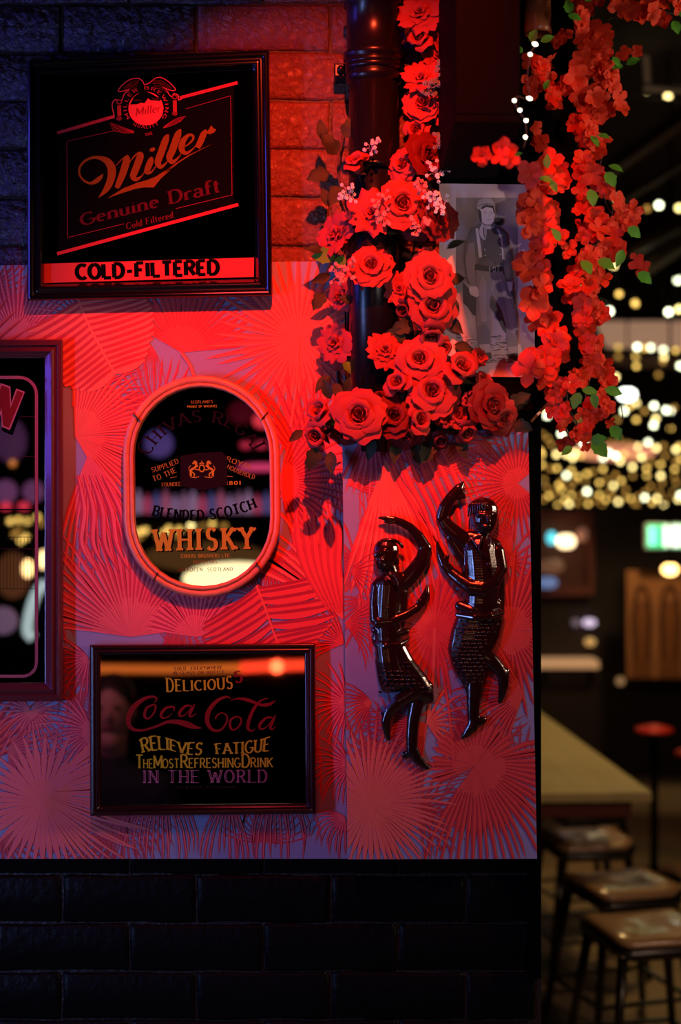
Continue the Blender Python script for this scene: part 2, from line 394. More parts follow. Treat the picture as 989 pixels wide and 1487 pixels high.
# ------------------------------------------------------------------ palm-print wallpaper panels
CORAL, RED, DRED, PINK, DPINK = (.80, .135, .085), (.72, .060, .050), (.36, .020, .034), (.76, .13, .15), (.46, .035, .07)
BG = (.27, .25, .40)
def mixc(a, b, t): return tuple(x+(y-x)*t for x, y in zip(a, b))
def fan(pr, cx, cy, Rr, a0, a1, n, fill=.62, light_=RED, dark=DRED, droop=0., jit=.12, ratio=1., inner=None, gap=.92):
    pr.z += 1; Rr *= 1.12; rnd = random.Random(int(cx*31+cy)); h = math.radians(a1-a0)/n/2
    inner = inner or mixc(light_, CORAL, .25)
    for i in range(n):
        a = math.radians(a0)+h*(2*i+1)+rnd.uniform(-.12, .12)*h; L = Rr*(1-jit+jit*rnd.random())
        L *= 1-(1-ratio)*abs(2*i/(n-1 or 1)-1)**2
        dr = droop+rnd.uniform(-.05, .05)
        def pt(r, da):
            aa = a+da+dr*(r/L)**2*math.copysign(1, -math.cos(a))*abs(math.cos(a))
            return (cx+r*math.cos(aa), cy-r*math.sin(aa))
        for side, col in ((1, light_), (-1, dark)):
            k = gap
            rs = [(.0, 1), (fill*.5, 1), (fill, k), (fill+(1-fill)*.35, .62*k*fill/(fill+(1-fill)*.35)), (fill+(1-fill)*.7, .30*k)]
            cI = mixc(inner, col, .35); prev = None
            for (r0, k0), (r1, k1) in zip(rs[:-1], rs[1:]):
                c = cI if r0 < fill*.4 else col
                pr.poly([pt(r0*L, 0), pt(r0*L, side*h*k0), pt(r1*L, side*h*k1), pt(r1*L, 0)] if r0 > 0 else [pt(0, 0), pt(r1*L, side*h*k1), pt(r1*L, 0)], c)
            r0, k0 = rs[-1]
            pr.poly([pt(r0*L, 0), pt(r0*L, side*h*k0), pt(L, 0)], col)
def frond(pr, pts, n, ln, bend=.5, light_=RED, dark=DRED, wid=9, s0=.1):
    """feather leaf: a rib with curved blades on both sides"""
    pr.z += 1; sp = smooth([(x, y, 2.2) for x, y in pts], 10); m = len(sp)
    for i in range(n):
        t = s0+(1-s0)*i/n; k = int(t*(m-1)); x, y, _ = sp[k]; x2, y2, _ = sp[min(k+1, m-1)]
        if k == m-1: x, y, _ = sp[k-1]
        a = math.atan2(-(y2-y), x2-x); L = ln*(.55+.75*math.sin(PI*min(1, .25+t*.75)))
        for sd in (1, -1):
            a1 = a+sd*1.15; q = []
            for j in range(7):
                u = j/6; aa = a1-sd*bend*u*1.4; 
                q.append((x, y) if not q else (q[-1][0]+L/6*math.cos(aa), q[-1][1]-L/6*math.sin(aa)))
            for off, c, wk in ((0, dark, 1.), (.22, light_, .62)):
                pr.z += .37
                pr.ribbon([(p[0]+off*wid*math.sin(a1)*sd, p[1]+off*wid*math.cos(a1)*sd, wid*wk*(.35+1.1*math.sin(PI*min(.97, .12+j/6*.86)))) for j, p in enumerate(q)], c, n=2)
    pr.z += .5; pr.ribbon([(x, y, 3) for x, y, _ in sp], mixc(light_, CORAL, .5), n=1)
def blade(pr, pts, wd, light_=RED, dark=DRED):
    m = len(pts); pr.z += .5
    pr.ribbon([(x, y, wd*math.sin(PI*min(.98, .08+.9*i/(m-1)))) for i, (x, y) in enumerate(pts)], dark)
    pr.z += .5
    pr.ribbon([(x+wd*.14, y, wd*.55*math.sin(PI*min(.98, .08+.9*i/(m-1)))) for i, (x, y) in enumerate(pts)], light_)
def stem(pr, x0, y0, x1, y1, col=RED, wd=4): pr.z += .5; pr.ribbon([(x0, y0, wd), ((x0+x1)/2+3, (y0+y1)/2, wd), (x1, y1, wd)], col)

QL = [(-520, 392), (500, 379), (506, 1247), (-520, 1247)]
pr = Print(QL)
for i in range(55):                                         # faint under-layer of spiky leaves
    x, y = R.uniform(-480, 480), R.uniform(400, 1240)
    a = R.uniform(0, 360); fan(pr, x, y, R.uniform(45, 90), a, a+R.uniform(90, 220), R.randint(12, 20), .25, mixc(DRED, PINK, .35), mixc(DRED, PINK, .15), R.uniform(-.5, .5))
for args in [
    (24, 496, 118, 5, 175, 30, .55, PINK, DPINK, .05), (263, 512, 112, 5, 150, 24, .66, RED, mixc(RED, DRED, .5)),
    (-90, 560, 150, -30, 190, 34, .6, RED, DRED), (-260, 700, 160, 0, 359, 44, .6, PINK, DPINK), (-60, 1120, 150, 20, 200, 30),
    (125, 470, 90, 95, 200, 12, .3, PINK, DPINK, .3),
    (433, 493, 128, 0, 359, 46, .55, CORAL, mixc(RED, CORAL, .25), 0, .16),
    (105, 590, 108, -25, 88, 22, .5, RED, DRED, .15, .2), (109, 634, 118, -60, 92, 34, .68, CORAL, mixc(RED, DRED, .3), .1),
    (128, 660, 175, -112, -48, 14, .45, PINK, mixc(DPINK, RED, .3), .25, .2),
    (422, 622, 92, 15, 340, 19, .22, RED, mixc(RED, DRED, .3), .1, .4), (455, 700, 150, 60, 130, 15, .6, RED, DRED, .1),
    (480, 632, 112, -130, -52, 19, .82, PINK, DPINK, 0, .08), (405, 700, 115, -78, 78, 22, .5, RED, DRED, .2),
    (190, 925, 178, 8, 172, 34, .60, PINK, mixc(DPINK, RED, .4), .04, .2), (285, 925, 70, 10, 172, 24, .85, PINK, DPINK, 0, .08),
    (392, 800, 95, -110, -15, 13, .35, mixc(RED, DRED, .6), DRED, .2, .3), (380, 870, 70, 100, 215, 12, .3, PINK, DPINK, .3, .3),
    (506, 905, 190, 96, 142, 11, .7, CORAL, mixc(RED, DRED, .4), .35, .2),
    (500, 935, 78, 100, 200, 12, .4, RED, DRED, .3, .3),
    (45, 1032, 82, 120, 420, 24, .28, PINK, DPINK, .3, .3), (10, 1090, 95, -80, 60, 14, .3, mixc(PINK, DRED, .4), DPINK, .4, .3),
    (135, 1062, 85, 110, 262, 17, .4, PINK, DPINK, .3, .3), (128, 955, 70, 130, 300, 13, .3, PINK, DPINK, .3, .3),
    (505, 1020, 72, 95, 265, 15, .4, PINK, DPINK, .3, .25), (508, 1110, 66, 110, 270, 14, .35, PINK, DPINK, .4, .25),
    (500, 1185, 60, 150, 290, 11, .3, PINK, DPINK, .5, .25),
    (232, 1132, 128, -148, -38, 17, .35, PINK, DPINK, .5, .3), (398, 1126, 130, -140, -30, 16, .35, PINK, DPINK, .5, .3), (330, 1150, 105, -130, -60, 9, .3, PINK, DPINK, .4, .3),
    (52, 1150, 165, -62, 40, 26, .55, CORAL, PINK, -.1, .15), (62, 1165, 100, 40, 300, 30, .62, mixc(PINK, CORAL, .5), PINK, .1, .2),
]: fan(pr, *args)
frond(pr, [(112, 430), (128, 470), (150, 512), (168, 545)], 13, 74, -.35, CORAL, mixc(RED, DRED, .6), 11)
frond(pr, [(372, 850), (384, 880), (400, 925), (412, 950)], 10, 78, -.30, RED, DRED, 10)
for k in range(6): blade(pr, [(430+12*k, 735+4*k), (432+12*k, 780), (445+9*k, 830), (478+4*k, 890)], 11, RED, mixc(RED, DRED, .5))
for k in range(5): blade(pr, [(112+9*k, 690), (122+13*k, 740), (118+17*k, 790), (140+16*k, 830)], 9, PINK, DPINK)
stem(pr, 263, 512, 282, 548, CORAL); stem(pr, 433, 493, 422, 620, CORAL, 3); stem(pr, 335, 560, 345, 700, CORAL, 3)
pn = MB(); yb = .018
f0 = [W(x, y, yb) for x, y in QL]; bk = [Vector((p.x, -.007, p.z)) for p in f0]
pn.prism(f0, bk, BG); pr.into(pn, W, yb+.00005)
M_paper = colmat('printed_wallpaper', .62, .25, grain=.12)
o = pn.build('wallpaper_panel', M_paper, None, fixn=False)
tag(o, 'wide flat panel papered with coral palm leaves, behind the framed mirrors', 'wall panel')

QR = [(497, 632), (767, 622), (780, 1247), (505, 1248)]
pr = Print(QR)
for i in range(36):
    x, y = R.uniform(500, 780), R.uniform(630, 1240)
    a = R.uniform(0, 360); fan(pr, x, y, R.uniform(45, 80), a, a+R.uniform(90, 200), R.randint(9, 14), .25, mixc(DRED, PINK, .35), mixc(DRED, PINK, .15), R.uniform(-.5, .5))
for args in [
    (505, 705, 75, -20, 75, 12, .4, mixc(RED, DRED, .4), DRED, .3, .2), (540, 610, 110, -120, -40, 13, .6, mixc(PINK, DRED, .3), DPINK, 0, .1),
    (640, 655, 110, -60, 30, 12, .35, RED, mixc(RED, DRED, .4), .4, .2), (620, 700, 120, 20, 100, 14, .3, RED, DRED, .4, .2),
    (752, 702, 88, 40, 320, 34, .5, mixc(RED, DRED, .4), DRED, 0, .2), (560, 668, 205, -112, -52, 15, .70, CORAL, RED, .12, .15),
    (510, 830, 60, -70, 60, 9, .25, RED, DRED, .5, .3), (500, 905, 78, -55, 50, 13, .3, RED, DRED, .4, .3),
    (745, 790, 80, 95, 262, 20, .35, mixc(RED, DRED, .5), DRED, .1, .3),
    (741, 916, 118, 0, 359, 48, .55, mixc(RED, DRED, .25), DRED, .0, .2), (760, 1010, 110, 110, 250, 20, .45, RED, DRED, .3, .3),
    (631, 912, 92, 0, 359, 36, .55, RED, mixc(RED, DRED, .4), .0, .2),
    (621, 1052, 112, 155, 262, 19, .35, RED, DRED, .3, .2), (621, 1052, 66, -60, 95, 9, .25, CORAL, RED, .3, .3),
    (540, 1020, 70, 130, 250, 12, .3, RED, DRED, .4, .2), (590, 1110, 95, -150, -70, 13, .3, PINK, DPINK, .3, .3),
    (600, 1175, 90, -75, 55, 15, .3, mixc(RED, DRED, .4), DRED, .4, .3),
    (690, 1112, 158, -128, 28, 28, .52, RED, mixc(RED, DRED, .7), .25, .15), (690, 1112, 62, 20, 205, 22, .88, RED, mixc(RED, DRED, .5), 0, .05),
    (537, 1168, 118, -70, 100, 30, .55, CORAL, mixc(PINK, RED, .5), .1, .2), (537, 1168, 100, 100, 290, 26, .6, CORAL, PINK, .0, .15),
]: fan(pr, *args)
for k in range(7): blade(pr, [(560+12*k, 640), (575+14*k, 690), (605+12*k, 745), (622+9*k, 800)], 9, RED, mixc(RED, DRED, .6))
stem(pr, 631, 912, 621, 1052, CORAL, 4); stem(pr, 640, 960, 660, 1120, RED, 3)
pn = MB(); yb = BOX
f0 = [W(x, y, yb) for x, y in QR]; bk = [Vector((p.x, -BOX+.004, p.z)) for p in f0]
pn.prism(f0, bk, BG); pr.into(pn, W, yb+.00005)
o = pn.build('wallpaper_panel', M_paper, None, fixn=False)
tag(o, 'narrow boxed-out panel papered with coral palm leaves, carrying the two carved figures', 'wall panel')

# ------------------------------------------------------------------ framed mirrors
M_mirror = mat('mirror_glass', (.62, .62, .66), .015, 1.0)
M_darkmirror = mat('dark_mirror_glass', (.20, .20, .26), .02, 1.0)
M_print = colmat('sign_printing', .6, .02)
def frame_ring(quad, prof, surf):
    """mitred frame: quad of outer corners (px), prof = [(inset px, height m)]"""
    mb = MB(); cx = sum(p[0] for p in quad)/4; cy = sum(p[1] for p in quad)/4; rows = []
    for ins, ht in prof:
        row = []
        for i, (x, y) in enumerate(quad):
            sx = 1 if x < cx else -1; sy = 1 if y < cy else -1
            row.append(surf(x+sx*ins, y+sy*ins, ht))
        rows.append(row)
    vs = [p for r in rows for p in r]
    fs = [(i*4+k, i*4+(k+1) % 4, (i+1)*4+(k+1) % 4, (i+1)*4+k) for i in range(len(prof)-1) for k in range(4)]
    return mb.add(vs, fs)
def inset(q, d):
    cx = sum(p[0] for p in q)/4; cy = sum(p[1] for p in q)/4
    return [(x+(d if x < cx else -d), y+(d if y < cy else -d)) for x, y in q]
def slab(q, surf, h0, h1):
    mb = MB(); return mb.prism([surf(x, y, h1) for x, y in q], [surf(x, y, h0) for x, y in q])
def plane_at(off, tiltx=0., px=0, py=0, tiltz=0.):
    n = Vector((math.sin(tiltz), -math.cos(tiltx)*math.cos(tiltz), math.sin(tiltx)))
    return Plane(W(px, py, off), n)

# ---- beer sign, top left
PF = .020                                                   # panel face distance from the brick
q = [(39.5, 87), (391, 73), (396, 430), (39.5, 437)]
sA = plane_at(PF+.004, math.radians(-1.0), 215, 430)
t = thing('mirror_sign', 'square black-framed beer mirror with slanted script and a red COLD-FILTERED band', 'mirror', W(215, 437, .03), 'framed bar mirrors')
frame_ring(q, [(0, .0), (0, .020), (3, .026), (7, .026), (9, .022), (13, .021), (16, .025), (20, .024), (24, .012), (25, .006)], sA).build('frame', mat('black_lacquer', (.003, .002, .003), .16, spec=.6, coat=.4), t, bevel=.002)
slab(inset(q, 2), sA, 0, .004).build('backing', M_black, t)
slab(inset(q, 23), sA, .004, .0062).build('mirror_glass', mat('smoked_mirror', (.05, .05, .10), .05, 1.0), t)
pr = Print(); r1 = (.45, .032, .04); r2 = (.18, .065, .008); dk = (.12, .010, .014); blk = (.0012, .001, .0015); ol = (.62, .06, .07)
pr.poly([(63, 383), (369, 374), (368.5, 402), (63, 411)], (.52, .05, .045))
pr.z = 1
text(pr, 'COLD-FILTERED', line_map(111, 405, 318, 398, 20), blk, .30, .25, 0, .12)
pr.poly([(84, 196), (340, 122), (340, 300), (84, 368)], (.0012, .001, .0015), .4)
pr.z += 1
for x0, y0, x1, y1 in ((83, 193, 166, 169), (261, 142, 345, 120)): pr.ribbon([(x0, y0, 4.6), (x1, y1, 4.6)], r1, n=1)
pr.ribbon([(83, 368.5, 4.8), (346, 297, 4.8)], r1, n=1)
for a_, b_ in (((98, 205), (165, 190)), ((270, 158), (335, 139)), ((335, 139), (337, 283)), ((337, 283), (255, 303)), ((180, 325), (98, 345)), ((98, 345), (97, 205))):
    pr.ribbon([(*a_, .8), (*b_, .8)], (.20, .02, .03), n=1)
def A1(x, y): return (100+x/4.3, 180+y/4.3)
def rib(pts, col=r2, n=8): pr.z += .4; pr.ribbon([(*A1(x, y), w_/4.3) for x, y, w_ in pts], col, n=n)
rib([(214, 312, 3), (196, 335, 24), (168, 358, 28), (135, 370, 16), (96, 355, 13), (68, 318, 12), (68, 272, 14), (100, 232, 15), (150, 210, 17), (200, 214, 26), (245, 238, 44), (268, 285, 52), (262, 345, 46), (235, 405, 36), (186, 460, 3)])
rib([(292, 262, 3), (330, 222, 6), (368, 196, 10)]); rib([(372, 198, 8), (362, 225, 42), (340, 300, 44), (312, 370, 36), (298, 400, 26)])
rib([(372, 250, 4), (408, 202, 9), (440, 176, 10)]); rib([(446, 174, 10), (447, 200, 42), (422, 270, 44), (402, 325, 40), (420, 345, 26), (450, 330, 10), (472, 300, 4)])
rib([(518, 205, 8), (512, 228, 36), (492, 280, 38), (488, 302, 28), (515, 300, 12), (545, 262, 4)])
pr.disc(*A1(522, 160), 4.2, 2.8, r2, rot=-.4)
rib([(622, 66, 10), (606, 95, 40), (576, 180, 44), (556, 240, 40), (575, 268, 24), (610, 240, 8), (630, 205, 3)])
rib([(698, 32, 10), (680, 70, 42), (648, 160, 44), (628, 210, 40), (648, 238, 24), (688, 205, 8), (702, 180, 3)])
rib([(708, 148, 4), (745, 128, 9), (775, 96, 14), (772, 72, 16), (745, 72, 20), (712, 110, 36), (705, 160, 36), (735, 182, 20), (780, 150, 7), (800, 120, 3)])
rib([(858, 35, 8), (842, 62, 36), (822, 110, 38), (802, 148, 34)]); pr.z += .4
pr.poly([A1(*p) for p in ((838, 66), (870, 40), (890, 8), (903, 28), (922, 34), (905, 55), (880, 64), (858, 58), (838, 78))], r2); pr.z += .4
pr.poly([A1(*p) for p in ((240, 464), (340, 402), (430, 366), (490, 350), (540, 330), (600, 292), (660, 250), (620, 300), (575, 340), (530, 397), (470, 396), (420, 404), (330, 432))], r2)
pr.poly([A1(*p) for p in ((660, 250), (740, 198), (900, 122), (760, 195), (690, 240), (600, 310), (590, 300))], r2); pr.z += .4
text(pr, 'Genuine Draft', line_map(118, 328, 320, 278, lambda t: 17+3*t, 0, .12), (.075, .007, .012), .17, .07, .05, .10)
text(pr, 'Cold Filtered', line_map(184, 333, 252, 316, 9, 0, .12), (.12, .012, .012), .16, .07, .04, .10)
# emblem with eagle and round seal
def A2(x, y): return (160+x/5.82, 100+y/5.82)
def rb2(pts, col=ol, wd=8, n=5): pr.z += .4; pr.ribbon([(*A2(x, y), wd/5.82) for x, y in pts], col, n=n)
pr.z += .4; pr.disc(*A2(302, 325), 37.5, 33, blk); pr.z += .4; pr.poly([A2(*p) for p in ((40, 270), (110, 270), (110, 440), (40, 440))], blk); pr.poly([A2(*p) for p in ((500, 220), (575, 220), (575, 400), (500, 400))], blk)
pr.z += .4; pr.disc(*A2(302, 335), 25.5, 24.5, (.85, .060, .050))
rb2([(-10, 415), (32, 405), (16, 310), (40, 262), (95, 268), (118, 215), (160, 175), (118, 186), (68, 188), (100, 140), (165, 92), (235, 80), (275, 105), (290, 132), (332, 118), (385, 78), (435, 75), (492, 108), (548, 165), (540, 184), (495, 176), (445, 155)])
rb2([(470, 170), (515, 235), (540, 208), (575, 225), (578, 262), (610, 250)])
for x0 in (60, 530):
    pr.z += .3; pr.poly([A2(*p) for p in ((x0, 315-x0*.09), (x0+32, 312-x0*.09), (x0+34, 400-x0*.06), (x0+2, 402-x0*.06))], (.40, .03, .02))
    pr.z += .3; pr.disc(*A2(x0+16, 285-x0*.09), 4.5, 3.6, (.26, .02, .02)); pr.z += .3; pr.disc(*A2(x0+16, 285-x0*.09), 2.5, 1.8, blk); pr.disc(*A2(x0+16, 425-x0*.09), 4, 3, (.2, .015, .02))
for k in range(6):
    rb2([(250-k*5, 95+k*14), (180-k*3, 110+k*14), (110+k*8, 165+k*9)], (.26, .02, .02), 2.5)
    rb2([(350+k*5, 100+k*13), (430, 100+k*14), (520-k*6, 160+k*9)], (.26, .02, .02), 2.5)
pr.z += .4
pr.poly([A2(*p) for p in ((170, 300), (200, 235), (260, 195), (300, 190), (340, 205), (400, 240), (440, 240), (420, 270), (345, 265), (320, 250), (290, 290), (262, 285), (225, 300))], blk)
rb2([(205, 268), (240, 262), (262, 270)], (.3, .02, .02), 3); rb2([(355, 250), (385, 256), (412, 252)], (.3, .02, .02), 3)
pr.z += .4
def ring_map(cx, cy, rr, h_, a0, a1):
    def m(t, v):
        a = math.radians(a0+(a1-a0)*t); r_ = rr+h_*(v if a1 < a0 else 1-v) if False else rr+h_*v
        return (cx+r_*math.cos(a), cy-r_*math.sin(a)*.93)
    return m
text(pr, 'MILLER BREWING', ring_map(*A2(302, 325), 28, 5, 215, -35), (.42, .03, .035), .16, .1, 0, .35)
def ring_in(cx, cy, rr, h_, a0, a1):
    def m(t, v):
        a = math.radians(a0+(a1-a0)*t); r_ = rr+h_*(1-v)
        return (cx+r_*math.cos(a), cy-r_*math.sin(a)*.93)
    return m
text(pr, 'QUALITY', ring_in(*A2(302, 325), 28, 5, 235, 305), (.36, .03, .035), .16, .1, 0, .35)
text(pr, 'Miller', line_map(*A2(215, 400), *A2(425, 360), 12, 0, .3), (.34, .02, .02), .16, .06, 0, .08)
for k in range(5):
    rb2([(200, 540-k*3), (110-k*8, 540-k*14), (20-k*6, 520-k*16)], (.36, .025, .03), 4); rb2([(450, 500-k*2), (520+k*8, 480-k*14), (600+k*10, 440-k*10)], (.30, .022, .03), 4)
text(pr, 'THE', line_map(211, 198, 222, 195, 4), (.3, .02, .03), .18, .12, 0, .2)
pr.into(MB(), sA, .0064).build('lettering', M_print, t, fixn=False)

# ---- mirror at the left edge, cut by the frame of the picture
q = [(-300, 495), (91.5, 493), (92, 1018), (-300, 1021)]
sB = plane_at(PF+.001, math.radians(0.0), 60, 1018)
t = thing('mirror_sign', 'tall mahogany-framed mirror at the left edge with a red letter N', 'mirror', W(-100, 1019, .03), 'framed bar mirrors')
frame_ring(q, [(0, 0), (0, .016), (2, .020), (8, .021), (10, .016), (14, .019), (17, .021), (20, .017), (23, .014), (26, .010), (27, .004)], sB).build('frame', mat('mahogany', (.11, .012, .016), .27, spec=.5, coat=.3, bump=.15, bscale=120), t, bevel=.0006)
slab(inset(q, 3), sB, 0, .003).build('backing', M_black, t)
slab(inset(q, 25), sB, .003, .005).build('mirror_glass', M_mirror, t)
pr = Print(); gold = (.50, .13, .15)
bp_ = [(-280, 548), (28, 548)]+[(28+25*math.sin(a*PI/12), 573-25*math.cos(a*PI/12)) for a in range(1, 7)]+[(53, 700), (53, 960)]+[(33+20*math.cos(a*PI/12), 962+20*math.sin(a*PI/12)) for a in range(1, 7)]+[(-280, 982)]
pr.z = 1; pr.ribbon([(x, y, 5.2) for x, y in bp_], (.14, .02, .03), n=1); pr.z = 2; pr.ribbon([(x, y, 3.6) for x, y in bp_], gold, n=1); pr.z = 2.5; pr.ribbon([(x, y, .7) for x, y in bp_], (.2, .03, .04), n=1)
def A3(x, y, s=0): return (x/5.31+s, 480+y/5.31+s)
N = [(5, 405), (80, 432), (86, 560), (125, 447), (192, 472), (76, 768), (14, 742), (8, 640), (-30, 735), (-88, 712)]
pr.z = 3; pr.poly([A3(x+18, y+40) for x, y in N[5:8]+[(8, 700)]], blk); pr.poly([A3(*p) for p in ((192, 472), (200, 520), (98, 806), (12, 770), (14, 742), (76, 768))], blk)
Ntri = [[0, 1, 8, 9], [1, 2, 7, 8], [2, 5, 6, 7], [2, 3, 4, 5]]
cxn, cyn = 60, 590
for z_, k, c in ((4, 0, (.62, .12, .15)), (5, 1, (.26, .012, .014))):
    if not k:
        for tr_ in Ntri: pr.poly([A3(*N[i]) for i in tr_], c, z_)
    else:
        M_ = [(12, 420), (71, 442), (80, 598), (132, 461), (180, 480), (69, 752), (22, 733), (12, 600), (-38, 720), (-78, 703)]
        for tr_ in Ntri: pr.poly([A3(*M_[i]) for i in tr_], c, z_)
pr.z = 1
for y in (605, 663, 797): pr.ribbon([(-280, y, .6), (50, y, .6)], (.10, .02, .03), n=1)
for x in range(-60, 50, 5): pr.ribbon([(x, 780, .45), (x, 855, .45)], blk, n=1)
pr.ribbon([(-60, 780, .7), (50, 780, .7)], blk, n=1); pr.ribbon([(-60, 855, .7), (50, 855, .7)], blk, n=1); pr.ribbon([(-280, 740, 2), (50, 740, 2)], blk, n=1)
pr.into(MB(), sB, .0052).build('lettering', M_print, t, fixn=False)

# ---- oval whisky mirror
t = thing('oval_mirror', 'oval rattan-framed whisky mirror with brown serif lettering', 'mirror', W(294, 866, .03), 'framed bar mirrors')
sC = plane_at(PF+.001, 0, 294, 800)
def stadium(cx, cy, hw, hh, n=18, rot=-.012):
    pts = []
    for i in range(n+1): a = PI*i/n; pts.append((hw*math.cos(a), -(hh-hw)-hw*math.sin(a)))
    for i in range(n+1): a = PI+PI*i/n; pts.append((hw*math.cos(a), (hh-hw)-hw*math.sin(a)))
    c, s_ = math.cos(rot), math.sin(rot)
    return [(cx+x*c-y*s_, cy+x*s_+y*c) for x, y in pts]
def dens(pts, k=4):
    o = []
    for i in range(len(pts)):
        a, b_ = pts[i], pts[(i+1) % len(pts)]; m = k if math.hypot(a[0]-b_[0], a[1]-b_[1]) > 40 else 1
        o += [(a[0]+(b_[0]-a[0])*j/m, a[1]+(b_[1]-a[1])*j/m) for j in range(m)]
    return o
M_rattan = mat('varnished_rattan', (.62, .20, .10), .38, spec=.5, bump=.3, bscale=60, var=.25)
MB().tube([sC(x, y, .014) for x, y in dens(stadium(293, 706.5, 109, 156))], .0062, 10, closed=True).build('frame', M_rattan, t)
MB().tube([sC(x, y, .017) for x, y in dens(stadium(293, 706.5, 101.5, 148))], .0034, 8, closed=True).build('frame', M_rattan, t)
st = stadium(293, 706.5, 104, 151); MB().prism([sC(x, y, .008) for x, y in st], [sC(x, y, 0) for x, y in st]).build('mirror_glass', M_mirror, t)
for i in (3, 15, 24, 33): x, y = st[i]; dx, dy = x-293, y-706; l = math.hypot(dx, dy); MB().bar(sC(x+dx/l*11.5, y+dy/l*11.5, .015), sC(x-dx/l*4, y-dy/l*4, .0175), .0012, .0135, up=(0, -1, 0)).build('binding', mat('dark_binding', (.05, .012, .01), .5), t)
pr = Print(); br_ = (.38, .32, .03); br2 = (.25, .20, .03)
def bowm(t, v):                                           # BLENDED SCOTCH on a smile
    x = 221+152*t; y = 748+ (12.5*4*t*(1-t))-11*t; sl = (12.5*4*(1-2*t)-11)/152; l = math.hypot(1, sl); h_ = 14.5
    return (x+sl/l*h_*v, y-h_*v/l+0)
text(pr, 'BLENDED SCOTCH', bowm, blk, .24, .12, .06, .16)
pr.z += .5; text(pr, 'WHISKY', line_map(226, 801.5, 370, 798.5, 32), blk, .25, .10, .09, .30)
pr.z += .5; text(pr, 'WHISKY', line_map(224, 800, 368, 797, 31), br_, .23, .09, .08, .30)
text(pr, 'CHIVAS BROTHERS LTD', line_map(263, 810, 333, 809, 5), br_, .16, .08, .04, .2)
text(pr, 'DISTILLERS', line_map(281, 819, 315, 818, 4.6), br2, .16, .08, .04, .25)
text(pr, 'ABERDEEN  SCOTLAND', line_map(258, 830, 338, 829, 5), (.12, .05, .02), .14, .09, 0, .25)
text(pr, "SCOTLAND'S", line_map(277, 586, 309, 585, 4), br2, .14, .09, 0, .2)
text(pr, 'PRINCE OF WHISKIES', line_map(272, 592, 315, 591, 3), br_, .16, .1, 0, .25)
def regal(t, v):
    a = math.radians(158-136*t); rr = 82+17*v+(5*v if t < .1 or t > .9 else 0); return (294+rr*math.cos(a), 690-(rr)*math.sin(a)*.95)
text(pr, 'CHIVAS REGAL', regal, (.010, .005, .008), .15, .05, .10, .22)
def tilt(x0, y0, x1, y1, h_, bow=0): return line_map(x0, y0, x1, y1, h_, bow)
text(pr, 'SUPPLIED', tilt(221, 686, 260, 672, 7, 1), br2, .16, .08, .05, .16); text(pr, 'TO THE', tilt(223, 699, 257, 685, 7.5, 1), br2, .16, .08, .05, .16)
text(pr, 'FOUNDED', line_map(235, 706.5, 263, 705.5, 5.5), br2, .16, .08, .04, .18)
text(pr, 'ROYAL', tilt(328, 669, 366, 681, 7, 1), br2, .16, .08, .05, .18); text(pr, 'HOUSEHOLD', tilt(329, 680, 369, 696, 6.5, 1), br2, .16, .08, .05, .14)
text(pr, '1801', line_map(328, 704, 350, 703.5, 5), br_, .2, .08, .06, .25)
pr.ribbon([(247, 694, .7), (257, 692, .7)], br2, n=1); pr.ribbon([(329, 691.5, .8), (338, 692, .8)], br_, n=1)
pr.z += .5; pr.poly([(262, 662), (285, 658), (322, 656), (330, 664), (330, 704), (296, 712), (262, 706)], (.010, .006, .008)); pr.z += .5
def A4(x, y): return (180+x/4.12, 560+y/4.12)
def rb4(pts, wd=6, c=br_): pr.z += .3; pr.ribbon([(*A4(x, y), wd/4.12) for x, y in pts], c, n=4)
for s_ in (1, -1):                                          # heraldic beasts either side of a shield
    X = lambda x: 466+s_*(x-466)
    rb4([(X(400), 540), (X(402), 505), (X(425), 490), (X(432), 470), (X(420), 455)], 13); rb4([(X(412), 470), (X(425), 452), (X(436), 466)], 10)
    rb4([(X(425), 492), (X(445), 478)], 6); rb4([(X(425), 500), (X(448), 505)], 6); rb4([(X(405), 515), (X(422), 530), (X(418), 545)], 7); rb4([(X(398), 520), (X(388), 495), (X(400), 478)], 4)
    rb4([(X(395), 545), (X(420), 550), (X(450), 545)], 4)
pr.z += .3; pr.disc(*A4(466, 495), 4.4, 5.6, br_); pr.z += .3; pr.disc(*A4(466, 495), 2.8, 3.8, blk); rb4([(452, 470), (466, 462), (480, 470)], 7); rb4([(466, 462), (466, 448)], 4)
pr.into(MB(), sC, .0083).build('lettering', M_print, t, fixn=False)

# ---- cola mirror
q = [(130.5, 936.5), (457.5, 934), (459, 1182), (131, 1185)]
sD = plane_at(PF+.004, math.radians(1.4), 295, 938)
t = thing('mirror_sign', 'wide thin-framed cola mirror with orange and dark red lettering', 'mirror', W(295, 1184, .03), 'framed bar mirrors')
frame_ring(q, [(0, -.004), (0, .014), (1.5, .017), (5, .018), (7, .014), (10, .016), (12, .012), (14, .010), (15.5, .003)], sD).build('frame', mat('dark_cherry_wood', (.022, .003, .004), .22, spec=.5, coat=.4), t, bevel=.0005)
slab(inset(q, 3), sD, -.003, .002).build('backing', M_black, t)
slab(inset(q, 14), sD, .002, .004).build('mirror_glass', M_darkmirror, t)
for z0, x_ in ((-.004, 137), (-.004, 452)):
    MB().prism([sD(x_-3, 1176, -.003), sD(x_+3, 1176, -.003), sD(x_+3, 1182, -.003), sD(x_-3, 1182, -.003)], [W(x_-3, 1176, PF+.0005), W(x_+3, 1176, PF+.0005), W(x_+3, 1182, PF+.0005), W(x_-3, 1182, PF+.0005)]).build('spacer', M_black, t)
pr = Print(); og = (.40, .33, .02); dr = (.17, .012, .013)
text(pr, 'SOLD  EVERYWHERE', line_map(253, 973.5, 323, 971.5, 4.5), (.05, .02, .015), .18, .1, .04, .25)
